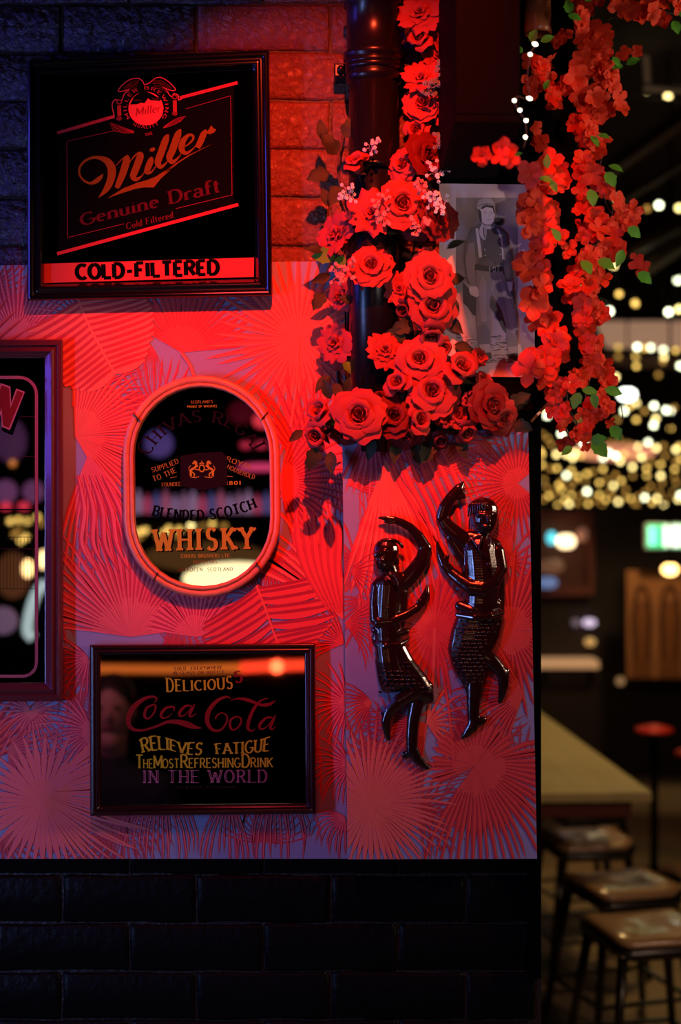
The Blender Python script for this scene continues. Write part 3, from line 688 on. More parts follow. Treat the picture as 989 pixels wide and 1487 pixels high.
text(pr, 'IN GLASS OR BOTTLE', line_map(251, 980, 326, 978, 4.5), (.09, .03, .02), .18, .1, .04, .25)
text(pr, 'DELICIOUS', line_map(242, 1004.5, 338, 1000, lambda t: 20-6*math.sin(PI*min(1, t*1.0))*.9-1*t), og, .19, .07, .05, .16)
text(pr, '5', line_map(342, 992, 353, 990, 16), dr, .2, .1, 0, .1)
def A5(x, y): return (170+x/3.956, 960+y/3.956)
def rb5(pts, c=dr): pr.z += .3; pr.ribbon([(*A5(x, y), w_/3.956) for x, y, w_ in pts], c, n=8)
rb5([(214, 238, 4), (228, 218, 10), (205, 204, 13), (150, 220, 22), (92, 270, 30), (64, 335, 28), (82, 385, 22), (140, 398, 14), (220, 377, 14), (290, 350, 18), (350, 350, 28), (410, 366, 34), (450, 380, 20), (486, 384, 2)])
rb5([(214, 248, 10), (170, 270, 14), (158, 315, 16), (180, 330, 10), (210, 300, 10), (222, 262, 12), (214, 248, 8)])
rb5([(326, 285, 8), (325, 264, 10), (285, 268, 15), (255, 300, 18), (258, 325, 12), (290, 322, 7), (318, 300, 3)])
rb5([(430, 258, 7), (395, 258, 13), (362, 290, 17), (362, 316, 12), (395, 305, 6), (430, 262, 5)]); rb5([(446, 246, 6), (430, 280, 15), (416, 310, 13), (430, 318, 8), (458, 298, 2)])
rb5([(655, 216, 3), (630, 205, 11), (575, 228, 20), (528, 285, 26), (518, 345, 26), (545, 392, 18), (590, 398, 12), (625, 360, 11), (632, 320, 9), (605, 298, 7), (575, 312, 9), (565, 332, 10)])
rb5([(650, 228, 2), (690, 215, 9), (745, 222, 20), (790, 238, 16), (830, 252, 16), (875, 248, 18), (910, 226, 3)])
rb5([(690, 318, 9), (655, 335, 13), (650, 378, 16), (672, 395, 9), (705, 368, 10), (712, 332, 11), (690, 318, 7)])
rb5([(868, 214, 4), (825, 228, 10), (785, 275, 18), (758, 340, 20), (752, 385, 18), (772, 402, 9), (795, 388, 3)])
rb5([(895, 325, 7), (858, 326, 13), (822, 362, 17), (824, 390, 12), (860, 378, 6), (893, 335, 5)]); rb5([(910, 310, 6), (893, 350, 15), (880, 384, 13), (893, 392, 8), (912, 374, 2)])
pr.z += 1; rb5([(385, 352, 1.5), (430, 362, 1.5)], (.05, .01, .01)); rb5([(395, 362, 1.5), (440, 373, 1.5)], (.05, .01, .01))
def rel(x0, x1, up, dn, top):
    def m(t, v):
        x = x0+(x1-x0)*t; wv = math.sin(t*PI*1.9+.35); yb_ = 1090-wv*4*up; yt = 1072-math.sin(t*PI*2+.5)*top
        return (x+(v-.5)*(2-4*t), yb_+(yt-yb_)*v)
    return m
def r1m(t, v): x = 203+93*t; yb_ = 1093-5*math.sin(PI*min(1, t*1.35))+4*max(0, t-.3)*1.2; yt = 1076-8*math.sin(PI*min(1, t*1.5+.1))+3*t; return (x-(1-v)*(.5-t)*-8, yb_+(yt-yb_)*v)
def r2m(t, v): x = 312+81*t; yb_ = 1095+1.5*math.sin(PI*t)-5*t; yt = 1080-1*t-9*t*t; return (x+(1-v)*(.5-t)*4, yb_+(yt-yb_)*v)
text(pr, 'RELIEVES', r1m, og, .19, .09, .07, .10); text(pr, 'FATIGUE', r2m, og, .19, .09, .07, .12)
xs = 197
for wd_, w0, w1, hb in (('T', 197, 208, 19), ('HE', 208, 222, 13), ('M', 223, 236, 18), ('OST', 236, 260, 13), ('R', 262, 273, 19), ('EFRESHING', 274, 349, 13.5), ('D', 351, 363, 19), ('RINK', 364, 396, 13.5)):
    text(pr, wd_, line_map(w0, 1115.5-(w0-197)*.008, w1, 1115.5-(w1-197)*.008, hb), og, .17, .10, .03, .12)
def rough(t, v): return line_map(207, 1137, 387, 1136, 18)(t, v)
text(pr, 'IN THE WORLD', rough, (.34, .12, .20), .045, .035, .09, .22)
text(pr, 'IN THE WORLD', lambda t, v: line_map(209, 1137, 389, 1136, 18)(t, v), (.34, .12, .20), .045, .035, .03, .22)
text(pr, 'DELICIOUS REFRESHING', line_map(255, 1145, 345, 1144.5, 3.5), (.03, .015, .02), .16, .1, 0, .3)
pr.into(MB(), sD, .0042).build('lettering', M_print, t, fixn=False)

# ------------------------------------------------------------------ drain pipe, black box, photograph, spot can
t = thing('drain_pipe', 'black cast-iron drain pipe running down the brick beside the roses', 'pipe', (W(543, 0, .07).x, -.07, 1.8))
px_ = W(543, 0, .07).x; M_pipe = mat('black_iron_paint', (.005, .004, .007), .27, spec=.35, bump=.15, bscale=30)
zt = W(0, -60, .07).z; zc = W(0, 95, .07).z; zb = W(0, 640, .07).z
MB().lathe([(0, zb-.02), (.042, zb-.02), (.042, zc-.03), (.0, zc-.03)], (px_, -.07, 0), 32).build('pipe_run', M_pipe, t)
MB().lathe([(.0, zc-.035), (.040, zc-.035), (.047, zc-.028), (.048, zc-.020), (.046, zc-.016), (.046, zc+.004), (.052, zc+.008), (.052, zc+.018), (.046, zc+.022), (.046, zc+.095), (.051, zc+.098), (.051, zc+.108), (.046, zc+.112), (.046, zt+.1), (0, zt+.1)], (px_, -.07, 0), 32).build('socket', M_pipe, t)
for z in (zc-.008, zc+.0, W(0, 245, .07).z): MB().lathe([(.041, z-.006), (.049, z-.005), (.049, z+.005), (.041, z+.006)], (px_, -.07, 0), 32).build('collar', M_pipe, t)
for s_ in (-1, 1):
    mb = MB(); mb.box((px_+s_*.05-.018, -.045, zc-.012), (px_+s_*.05+.018, -.003, zc+.012)); mb.build('bracket', M_pipe, t, bevel=.003)
    mb = MB(); mb.ball((px_+s_*.056, -.050, zc), .007, 8, 5); mb.build('bolt', M_pipe, t)
t = thing('cabinet', 'black box with a slanted underside, high on the wall behind the hanging flowers', 'box', W(740, 616, .05))
pts = [(648, -70), (836, -70), (836, 541), (771, 611), (648, 616)]
MB().prism([W(x, y, .10) for x, y in pts], [Vector((W(x, y, .10).x, .0-(0 if 1 else 0)-.006, W(x, y, .10).z)) for x, y in pts]).build('body', M_black, t, bevel=.002)
MB().prism([W(834.5, 541, .1015), W(837.5, 542, .1015), W(772.5, 614, .1015), W(770, 611, .1015)], [W(834.5, 541, .06), W(837.5, 542, .06), W(772.5, 614, .06), W(770, 611, .06)]).build('edge_trim', mat('worn_brass_edge', (.35, .19, .10), .35, .6), t)
t = thing('post', 'black square timber post in front of the box, above the cowboy photograph', 'post', W(712, 240, .12))
zp = W(0, 262, .103).z
MB().box((W(661, 0, .45).x, -.45, zp+.012), (W(756, 0, .45).x, -.103, W(0, -120, .45).z)).build('shaft', M_black, t, bevel=.003)
MB().box((W(659, 0, .452).x, -.452, zp), (W(758, 0, .452).x, -.1025, zp+.012)).build('foot_plate', M_black, t, bevel=.002)

# photograph print on the box
OFFP = .1035
t = thing('photograph', 'monochrome print of a standing cowboy, pinned to the black box among flowers', 'photo', W(706, 548, OFFP))
pn = MB(); Q = [(638, 266.5), (775, 268), (777, 548), (638, 546)]
pn.prism([W(x, y, OFFP+.001) for x, y in Q], [W(x, y, OFFP-.001) for x, y in Q], (.58, .50, .50))
pr = Print([(662, 287), (752, 287), (752, 527), (662, 527)])
def C(x, y): return (655+x/5.83, 280+y/5.83)
def g(v): return (v*1.9, v*1.75, v*1.85)
def cp(pts, v, dz=.6): pr.z += dz; pr.poly([C(*p) for p in pts], g(v))
def crb(pts, v, n=5): pr.z += .5; pr.ribbon([(*C(x, y), w_/5.83) for x, y, w_ in pts], g(v), n=n)
pr.z = 1
for j in range(14):                                         # mottled backdrop
    for i in range(5):
        x0, y0 = 40+i*105, 40+j*100; vv = lambda a, b_: g(.13+.04*math.sin(a*.013+b_*.006)+.06/(1+math.exp((850-b_)/80))-.04*math.exp(-a/80))
        q_ = [(x0, y0), (x0+105, y0), (x0+105, y0+100), (x0, y0+100)]; pr.poly([C(*p) for p in q_], [vv(*p) for p in q_])
pr.z += .5
for k in range(240): x, y = R.uniform(40, 560), R.uniform(1215, 1440); crb([(x, y, 3), (x+R.uniform(10, 40), y+R.uniform(-10, 10), 7), (x+50, y, 2)], R.choice((.03, .05, .20, .26)), 2)
cp([(370, 215), (400, 205), (440, 215), (448, 245), (425, 280), (380, 270), (365, 250)], .012)          # cast shadow
cp([(105, 760), (160, 820), (230, 900), (240, 1040), (190, 1035), (140, 960), (105, 930)], .02)
cp([(330, 860), (420, 1000), (480, 1200), (440, 1160), (370, 1020), (325, 960)], .02); cp([(500, 800), (535, 840), (548, 950), (520, 930)], .03)
cp([(170, 300), (245, 258), (300, 290), (400, 285), (470, 345), (485, 420), (515, 520), (520, 740), (470, 755), (450, 700), (440, 600), (330, 640), (200, 640), (190, 740), (200, 780), (150, 770), (130, 740), (110, 560), (125, 420)], .055)   # shirt
cp([(195, 420), (215, 620), (200, 640), (205, 780), (165, 780), (140, 700), (125, 560), (150, 430)], .10); cp([(450, 420), (495, 520), (500, 740), (460, 720), (448, 600)], .085)
cp([(290, 290), (400, 300), (440, 420), (430, 600), (300, 620), (260, 540), (270, 400)], .035)
cp([(245, 560), (300, 545), (350, 570), (385, 640), (300, 640), (225, 620)], .045); crb([(225, 625, 3), (270, 560, 4), (320, 550, 4), (370, 590, 4), (385, 640, 3)], .012)
crb([(218, 300, 22), (235, 420, 26), (250, 545, 26)], .26, 2); crb([(392, 305, 16), (430, 400, 18), (440, 560, 12)], .24, 2)
for x, y in ((288, 480), (290, 530), (415, 412), (420, 465), (418, 520)): pr.z += .5; pr.disc(*C(x, y), 1.1, 1.1, g(.22), n=8)
crb([(262, 262, 20), (300, 290, 34), (350, 292, 20), (370, 270, 8)], .22); crb([(262, 275, 14), (255, 320, 30), (265, 370, 24), (290, 400, 6)], .24); crb([(285, 285, 12), (292, 330, 22), (290, 390, 6)], .17)
cp([(245, 130), (262, 250), (300, 270), (340, 268), (362, 240), (374, 170), (370, 120), (320, 100)], .30)   # face
cp([(240, 140), (255, 160), (262, 250), (248, 240), (242, 200)], .02); cp([(250, 130), (300, 102), (360, 110), (374, 170), (366, 180), (350, 130), (300, 120), (262, 140)], .02)
for x in (290, 340): crb([(x-14, 165, 3), (x, 160, 4), (x+14, 166, 3)], .05, 2); pr.z += .4; pr.disc(*C(x, 176), 1.1, .6, g(.05), n=8)
crb([(318, 170, 2), (324, 200, 4), (314, 206, 3)], .17, 2); crb([(300, 228, 2), (318, 224, 5), (336, 228, 2)], .10, 2); cp([(262, 250), (300, 272), (345, 268), (330, 280), (280, 275)], .06)
cp([(210, 120), (235, 60), (290, 45), (340, 50), (372, 95), (375, 115), (320, 96), (270, 105), (240, 145), (225, 140)], .19); crb([(215, 118, 4), (270, 98, 8), (330, 92, 6), (372, 108, 3)], .08)
cp([(205, 600), (330, 625), (437, 628), (437, 668), (330, 672), (205, 652)], .015); cp([(355, 628), (378, 628), (378, 668), (355, 668)], .22); cp([(358, 635), (374, 635), (374, 662), (358, 662)], .03); cp([(322, 625), (332, 625), (332, 668), (322, 668)], .12); cp([(395, 628), (404, 628), (404, 668), (395, 668)], .14)
cp([(210, 652), (330, 670), (437, 666), (470, 760), (530, 900), (562, 1080), (575, 1320), (480, 1310), (462, 1120), (430, 1000), (340, 850), (328, 940), (332, 1120), (330, 1290), (232, 1290), (212, 1040), (215, 850)], .095)   # jeans
cp([(228, 820), (262, 700), (300, 760), (300, 1100), (260, 1100)], .125); cp([(400, 720), (440, 740), (530, 1000), (545, 1200), (500, 1180), (470, 960)], .13); cp([(230, 1120), (300, 1110), (330, 1180), (330, 1290), (235, 1290)], .06)
crb([(365, 672, 3), (360, 760, 3), (345, 840, 3)], .22, 3); crb([(345, 850, 3), (430, 960, 3), (470, 1100, 2)], .2, 3); crb([(225, 1090, 4), (280, 1100, 5), (325, 1080, 4)], .04, 3)
cp([(238, 1285), (330, 1280), (335, 1350), (245, 1358)], .17); cp([(480, 1305), (562, 1300), (566, 1355), (490, 1362)], .17)
cp([(245, 1358), (340, 1350), (345, 1400), (280, 1435), (255, 1400)], .018); cp([(490, 1362), (566, 1355), (566, 1430), (520, 1410), (460, 1370)], .018)
cp([(152, 800), (220, 792), (232, 830), (236, 870), (215, 885), (170, 865), (155, 840)], .28); cp([(472, 752), (520, 755), (520, 815), (505, 840), (490, 830), (480, 790)], .26)
for k in range(3): crb([(180+k*16, 840, 2), (190+k*15, 872, 2)], .12, 2)
pr.into(pn, W, OFFP+.0011)
pn.build('print', colmat('photo_print', .45, .3), t, fixn=False)

t = thing('spot_lamp', 'small brown-glass lamp can at the top, above the hanging blossoms', 'lamp', W(781, 0, .12))
c = W(781, 0, .12); MB().lathe([(0, .05), (.021, .05), (.0225, -.045), (.0235, -.055), (.0195, -.058), (.018, -.045), (0, -.04)], c, 24).build('shade', mat('amber_lamp_can', (.30, .11, .035), .35, spec=.5), t)
MB().tube([c+Vector((0, 0, .05)), c+Vector((0, .0, .30))], .004, 6).build('cord', M_black, t)

# ------------------------------------------------------------------ flowers
def petal_mesh(name, m, R0, R1, h, width, curl, tipz=0., seed=0, nu=6, nv=6, wave=0.):
    """one petal wrapped round the z axis; R0 base radius, R1 rim radius, curl = rim rolled outwards"""
    rr = random.Random(seed); vs = []; ph = rr.uniform(0, 6)
    for j in range(nv+1):
        v = j/nv
        for i in range(nu+1):
            u = i/nu*2-1
            hw = width*((.32+.68*math.sin(v/.55*PI/2)) if v < .55 else 1 if v < .70 else math.sqrt(max(.05, 1-((v-.70)/.335)**2)))
            a = u*hw
            rad = R0+(R1-R0)*(v**1.3)+curl*R1*max(0, v-.55)**1.3*1.6*(.85+.15*abs(u))-.10*R1*(1-abs(u))*v*.3
            rad += wave*R1*math.sin(u*5+ph)*v*v+wave*.6*R1*math.sin(u*9+ph*2)*v**3
            z = h*(math.sin(min(1, v*1.02)*PI*.5)*(1-.16*u*u*v))+tipz*(1-abs(u))*v**4-h*.55*curl*max(0, v-.7)*4*.6
            z += wave*h*.5*math.sin(u*7+ph)*v**2
            vs.append((rad*math.cos(a), rad*math.sin(a), z))
    fs = [(j*(nu+1)+i, j*(nu+1)+i+1, (j+1)*(nu+1)+i+1, (j+1)*(nu+1)+i) for j in range(nv) for i in range(nu)]
    mb = MB(); mb.add(vs, fs, smooth=True); return mb.mesh(name, m)
def petal_mat(name, col, tr=.12, rough=.6):
    m = mat(name, col, rough, spec=.25, var=.18, bump=.25, bscale=160, bd=.0015); b = m.node_tree.nodes['Principled BSDF']
    b.inputs['Subsurface Weight'].default_value = 0
    nt = m.node_tree; out = nt.nodes['Material Output']; tl_ = nt.nodes.new('ShaderNodeBsdfTranslucent'); mx = nt.nodes.new('ShaderNodeMixShader')
    tl_.inputs[0].default_value = (*col, 1); mx.inputs[0].default_value = tr
    nt.links.new(b.outputs[0], mx.inputs[1]); nt.links.new(tl_.outputs[0], mx.inputs[2]); nt.links.new(mx.outputs[0], out.inputs[0]); return m
M_rose = petal_mat('rose_petal', (.37, .036, .030)); M_rose2 = petal_mat('rose_petal_deep', (.17, .010, .010)); M_bl = petal_mat('blossom_petal', (.80, .060, .018), .35, .45)
def leafmat(n, c): return petal_mat(n, c, .25, .4)
M_leaf = leafmat('green_leaf', (.10, .40, .03)); M_leafd = leafmat('dark_leaf', (.035, .045, .02)); M_stem = mat('vine_stem', (.05, .022, .012), .7)
def rose_kit(m, sd):
    """core whorl + three rings of petals, unit radius about 1"""
    core = MB()
    for k in range(9):                                      # tight spiral of inner petals
        r_ = .09+.052*k; pm = petal_mesh('x', None, r_*.85, r_*1.08, .66-.022*k, 1.15, .16, 0, sd*50+k, 5, 4, .05); a = k*2.25
        vs = [(v.co.x*math.cos(a)-v.co.y*math.sin(a), v.co.x*math.sin(a)+v.co.y*math.cos(a), v.co.z+.05) for v in pm.vertices]
        core.add(vs, [list(p.vertices) for p in pm.polygons], smooth=True); bpy.data.meshes.remove(pm)
    core.ball((0, 0, -.02), (.30, .30, .16), 10, 6)
    rings = [petal_mesh('petal', m, .18, .56, .62, 1.15, .26, .0, sd*7+k, 6, 8, .028) for k in range(2)]
    rings2 = [petal_mesh('petal', m, .16, .84, .47, 1.00, .36, .0, sd*9+k, 6, 8, .035) for k in range(2)]
    rings3 = [petal_mesh('petal', m, .12, 1.02, .26, .86, .26, .0, sd*13+k, 6, 8, .045) for k in range(2)]
    return core.mesh('rose', m), rings, rings2, rings3
KITS = [rose_kit(M_rose, 1), rose_kit(M_rose, 2)]; KITD = rose_kit(M_rose2, 3)
def ruffle_kit(m, sd):
    core = MB()
    for k in range(14):
        r_ = .12+.05*k; pm = petal_mesh('x', None, .05, r_, .62-.03*k, .95, .12, 0, sd*90+k, 6, 6, .09); a = k*2.4
        vs = [(v.co.x*math.cos(a)-v.co.y*math.sin(a), v.co.x*math.sin(a)+v.co.y*math.cos(a), v.co.z) for v in pm.vertices]
        core.add(vs, [list(p.vertices) for p in pm.polygons], smooth=True); bpy.data.meshes.remove(pm)
    return core.mesh('carnation', m), [petal_mesh('petal', m, .06, .95, .32, .72, .18, 0, sd*17+k, 7, 7, .09) for k in range(3)]
RK = [ruffle_kit(M_rose, 4), ruffle_kit(M_rose, 5)]
def sepals(m):
    mb = MB()
    for k in range(5):
        a = k*1.257; c_, s_ = math.cos(a), math.sin(a)
        mb.add([(x*c_-y*s_, x*s_+y*c_, z) for x, y, z in ((.05, -.1, -.12), (.45, -.16, -.02), (.85, 0, .02), (.45, .16, -.02), (.05, .1, -.12))], [(0, 1, 2, 3, 4)], smooth=True)
    mb.tube([(0, 0, -.1), (0, 0, -.9)], .05, 6); return mb.mesh('calyx', m)
CALYX = sepals(M_leafd)
def rose(parent, px, py, rad, off, dx=0, dz=0, dark=False, kind='rose', spin=None):
    """flower facing the viewer, leaning by (dx, dz); rad in photo px"""
    sc = rad*S*.98; root = parent.matrix_basis.translation; c = W(px, py, off)-root
    ax = Vector((dx, -1, dz)).normalized(); q = ax.to_track_quat('Z', 'Y') @ Quaternion((0, 0, 1), R.uniform(0, 6.28) if spin is None else spin)
    if kind == 'rose':
        core, r1_, r2_, r3_ = KITD if dark else R.choice(KITS)
        o = link('rose', core, parent, c-ax*sc*.30, q, sc*R.uniform(.95, 1.05))
        for ring, n, a0, tl_ in ((r1_, 3, 0., 0), (r2_, 4, .6, 0), (r3_, 5, .2, 0)):
            for k in range(n):
                qq = Quaternion((0, 0, 1), a0+k*2*PI/n+R.uniform(-.15, .15)) @ Quaternion((0, 1, 0), R.uniform(-.14, .14)) @ Quaternion((1, 0, 0), R.uniform(-.1, .1))
                link('petal', R.choice(ring), o, (0, 0, R.uniform(-.02, .02)), qq, R.uniform(.94, 1.07))
    elif kind == 'bud':
        core, r1_, r2_, r3_ = KITD if dark else R.choice(KITS)
        o = link('rose', core, parent, c-ax*sc*.35, q, (sc*.9, sc*.9, sc*1.35))
        for k in range(3): link('petal', R.choice(r1_), o, (0, 0, 0), Quaternion((0, 0, 1), k*2.1+.3) @ Quaternion((0, 1, 0), R.uniform(-.1, .05)), (1.0, 1.0, 1.15))
        for k in range(2): link('petal', R.choice(r2_), o, (0, 0, 0), Quaternion((0, 0, 1), k*2.9+1.3), (.95, .95, 1.1))
    elif kind == 'spiky':
        core, pet = R.choice(RK); o = link('carnation', core, parent, c-ax*sc*.3, q, (sc*.5, sc*.5, sc*.8))
        for k in range(10): link('petal', R.choice(KITS)[1][0], o, (0, 0, -.05), Quaternion((0, 0, 1), k*.63) @ Quaternion((0, 1, 0), R.uniform(.1, .5)), (1.1, .75, 1.7))
    else:
        core, pet = R.choice(RK); o = link('carnation', core, parent, c-ax*sc*.3, q, sc)
        for k in range(6): link('petal', R.choice(pet), o, (0, 0, -.03), Quaternion((0, 0, 1), k*1.05+R.uniform(-.2, .2)) @ Quaternion((0, 1, 0), R.uniform(-.2, .1)), R.uniform(.95, 1.15))
    link('calyx', CALYX, o, (0, 0, -.05))
    return o
def leaf_mesh(name, m, lobes=0, L=1., wd=.26, seed=0):
    n = 8; top, bot = [], []
    for i in range(n+1):
        t_ = i/n; w_ = wd*math.sin(PI*t_**.8)*(1+.0*t_)
        if lobes: w_ *= 1+.45*abs(math.sin(t_*PI*lobes))
        top.append((t_*L, w_, .10*math.sin(t_*3)+.10*w_)); bot.append((t_*L, -w_, .10*math.sin(t_*3)+.10*w_))
    mid = [(i/n*L, 0, .10*math.sin(i/n*3)-.05) for i in range(n+1)]
    v = top+mid+bot; k = n+1; fs = [(i, i+1, k+i+1, k+i) for i in range(n)]+[(k+i, k+i+1, 2*k+i+1, 2*k+i) for i in range(n)]
    mb = MB(); mb.add(v, fs, smooth=True); return mb.mesh(name, m)
LEAF = [leaf_mesh('leaf', M_leaf), leaf_mesh('leaf', M_leaf, 3, 1, .27)]; LEAFD = [leaf_mesh('leaf', M_leafd, 0, 1, .25), leaf_mesh('leaf', M_leafd, 2, 1, .27)]
def leaf(parent, px, py, off, L, ang, dark=False, tilt=None):
    """leaf from (px,py) pointing at ang degrees, L photo px long"""
    root = parent.matrix_basis.translation; a = math.radians(ang)
    x = Vector((math.cos(a), R.uniform(-.3, .15), math.sin(a))).normalized(); n = Vector((R.uniform(-.4, .4), -1, R.uniform(-.1, .6)))
    z = (n-x*n.dot(x)).normalized(); y = z.cross(x); q = Matrix((x, y, z)).transposed().to_quaternion()
    return link('leaf', R.choice(LEAFD if dark else LEAF), parent, W(px, py, off)-root, q, L*S)
def spray(parent, px, py, off, rad, m, n=16):
    """filler spray: fine stalks with tiny florets"""
    mb = MB(); c = W(px, py, off); rr = random.Random(int(px*7+py)); tips = []
    for k in range(n):
        d = Vector((rr.uniform(-1, 1), rr.uniform(-1, .2), rr.uniform(-1, 1))); p = c+d*rad*S*.8; tips.append(p)
        mb.tube([c+Vector((0, .012, -.006)), c+(p-c)*.5+Vector((0, 0, .002)), p], .0004, 4)
    for p in tips:
        for j in range(5):
            a = j*1.257; mb.ball(p+Vector((.0019*math.cos(a), -.0006, .0019*math.sin(a))), (.0014, .0008, .0014), 6, 4)
    o = mb.build('filler_spray', m, parent); o['kind'] = 'stuff'; return o
M_gyp = mat('white_floret', (.72, .66, .66), .6)
M_gyr = mat('pink_floret', (.75, .22, .20), .6); M_fern = mat('grey_fern', (.16, .22, .20), .6)
def vine(parent, pts, r_=.0025, m=None):
    pp = smooth([tuple(W(x, y, max(.02, o-.055))) for x, y, o in pts], 6); return MB().tube(pp, r_, 6).build('vine', m or M_stem, parent)

# left strand, wound round the drain pipe
t = thing('rose_garland', 'rose garland strand hanging down the left of the drain pipe', 'garland', W(510, 640, .1), 'rose garlands round the pipe')
vine(t, [(500, 190, .06), (492, 260, .09), (520, 330, .10), (500, 400, .08), (505, 470, .09), (490, 540, .07), (500, 600, .09)])
vine(t, [(520, 240, .12), (545, 300, .13), (540, 380, .14), (560, 470, .13), (560, 520, .12)])
for a in [(518, 239, 25, .15, -.3, .9, 0, 'bud'), (541, 309, 33, .14, -.2, .1, 0, 'ruffle'), (585, 296, 31, .16, .1, .05, 0, 'rose'), (486, 341, 32, .10, -.9, .3, 0, 'ruffle'), (510, 350, 19, .09, -.5, .2, 0, 'ruffle'),
          (539, 386, 31, .15, -.1, .35, 0, 'rose'), (548, 418, 23, .12, .2, -.3, 0, 'ruffle'), (518, 412, 20, .10, -.3, -.2, 0, 'ruffle'), (580, 420, 22, .13, .2, .1, 0, 'ruffle'), (494, 430, 22, .08, -.5, -.3, 0, 'ruffle'),
          (486, 498, 28, .09, -.5, .1, 0, 'ruffle'), (497, 522, 19, .08, -.3, -.6, 0, 'ruffle'), (560, 508, 27, .15, .2, .3, 0, 'ruffle')]: rose(t, a[0], a[1], a[2], a[3]-.02, a[4], a[5], a[6], a[7])
for x, y, L, an, dk_ in ((487, 372, 34, 180, 0), (500, 372, 24, 235, 0), (540, 350, 30, 20, 0), (478, 300, 30, 110, 1), (490, 225, 38, 130, 1), (478, 250, 34, 200, 1), (495, 270, 34, 240, 1), (470, 365, 28, 175, 1), (530, 470, 34, -55, 0), (524, 475, 36, -110, 0), (535, 478, 28, -30, 0),
                          (500, 525, 24, -60, 0), (480, 400, 30, 200, 1), (470, 425, 30, 240, 1), (480, 545, 34, 230, 1), (488, 555, 30, 280, 1), (515, 440, 26, 160, 1), (540, 260, 40, 10, 1), (550, 270, 44, -25, 1), (500, 200, 34, 60, 1), (470, 205, 32, 100, 1)): leaf(t, x, y, .08, L, an, dk_)
for x, y, r_, m in ((506, 280, 16, M_gyp), (555, 290, 17, M_gyr), (500, 392, 18, M_gyr), (492, 400, 15, M_gyr), (540, 215, 14, M_gyp)): spray(t, x, y, .15, r_, m)
# right strand down to the ledge
t = thing('rose_garland', 'rose garland strand between the drain pipe and the cowboy photograph', 'garland', W(625, 600, .12), 'rose garlands round the pipe')
vine(t, [(610, 220, .1), (628, 300, .13), (600, 370, .12), (635, 440, .13), (600, 500, .13), (620, 580, .13)]); vine(t, [(590, 440, .13), (600, 480, .135), (602, 500, .13)], .0015)
for a in [(585, 238, 22, .13, -.5, .2, 0, 'rose'), (620, 226, 30, .14, .8, .1, 1, 'rose'), (598, 232, 16, .12, .1, -.5, 1, 'bud'), (638, 318, 29, .15, .5, .1, 1, 'rose'), (604, 330, 20, .12, -.2, -.6, 1, 'rose'),
          (620, 374, 31, .13, .2, .8, 0, 'spiky'), (624, 402, 35, .16, .1, .1, 0, 'rose'), (628, 443, 34, .15, .15, -.1, 0, 'rose'), (626, 484, 31, .15, .1, -.8, 0, 'bud'), (588, 448, 20, .12, -.6, -.6, 1, 'bud'),
          (609, 522, 34, .16, -.1, .3, 0, 'rose'), (640, 505, 22, .13, .6, -.3, 0, 'bud'), (668, 538, 35, .17, .3, .5, 0, 'bud'), (694, 520, 30, .14, .6, .5, 1, 'spiky'), (580, 559, 27, .16, -.5, .4, 0, 'bud'), (628, 568, 33, .17, .0, .2, 0, 'rose')]: rose(t, a[0], a[1], a[2], a[3]-.01, a[4], a[5], a[6], a[7])
for x, y, L, an, dk_ in ((645, 410, 30, 10, 1), (650, 460, 34, -50, 1), (655, 430, 34, -80, 1), (600, 470, 34, 200, 1), (585, 330, 30, 200, 1), (650, 360, 26, 20, 1), (640, 250, 30, 60, 1), (590, 490, 32, 170, 1), (660, 500, 30, -20, 1)): leaf(t, x, y, .11, L, an, dk_)
for x, y, r_, m in ((612, 272, 12, M_gyr), (636, 252, 20, M_gyp), (644, 298, 16, M_gyp), (610, 330, 16, M_gyr), (556, 318, 12, M_gyr), (625, 290, 14, M_gyp)): spray(t, x, y, .17, r_, m)
# row on the ledge of the boxing
t = thing('rose_garland', 'row of roses lying along the ledge above the narrow panel', 'garland', W(600, 640, .12), 'rose garlands round the pipe')
vine(t, [(450, 610, .06), (500, 625, .10), (560, 622, .13), (640, 628, .13), (700, 615, .13), (750, 606, .12)])
for a in [(522, 602, 37, .17, -.1, .15, 0, 'rose'), (468, 600, 30, .13, -.7, .5, 0, 'bud'), (462, 632, 27, .13, -.5, -.3, 0, 'bud'), (572, 604, 28, .16, .0, .2, 1, 'rose'), (608, 612, 27, .17, .3, .3, 0, 'bud'), (590, 632, 22, .15, 0, -.6, 1, 'rose'),
          (646, 612, 30, .16, .1, .7, 0, 'spiky'), (662, 606, 26, .15, .5, .4, 0, 'bud'), (684, 583, 32, .16, .4, .3, 0, 'spiky'), (715, 590, 33, .16, .6, .1, 1, 'rose'), (730, 606, 25, .15, .6, -.3, 0, 'rose'), (676, 624, 25, .15, .3, -.8, 0, 'bud'), (700, 555, 32, .13, .5, .5, 1, 'spiky'),
          (552, 578, 16, .12, 0, .5, 1, 'bud'), (500, 628, 20, .13, -.3, -.6, 1, 'rose'), (640, 636, 20, .14, 0, -.8, 1, 'bud')]: rose(t, a[0], a[1], a[2], a[3]-.01, a[4], a[5], a[6], a[7])
for x, y, L, an, dk_ in ((480, 580, 30, 110, 1), (500, 570, 26, 70, 1), (440, 625, 26, 220, 1), (460, 650, 34, 250, 1), (480, 655, 34, 275, 1), (545, 640, 30, 250, 1), (575, 640, 34, 265, 1), (600, 642, 34, 285, 1), (625, 640, 36, 250, 1), (665, 635, 34, 290, 1), (740, 590, 34, 30, 1), (745, 615, 30, -20, 1), (470, 615, 26, 20, 0)): leaf(t, x, y, .125, L, an, dk_)
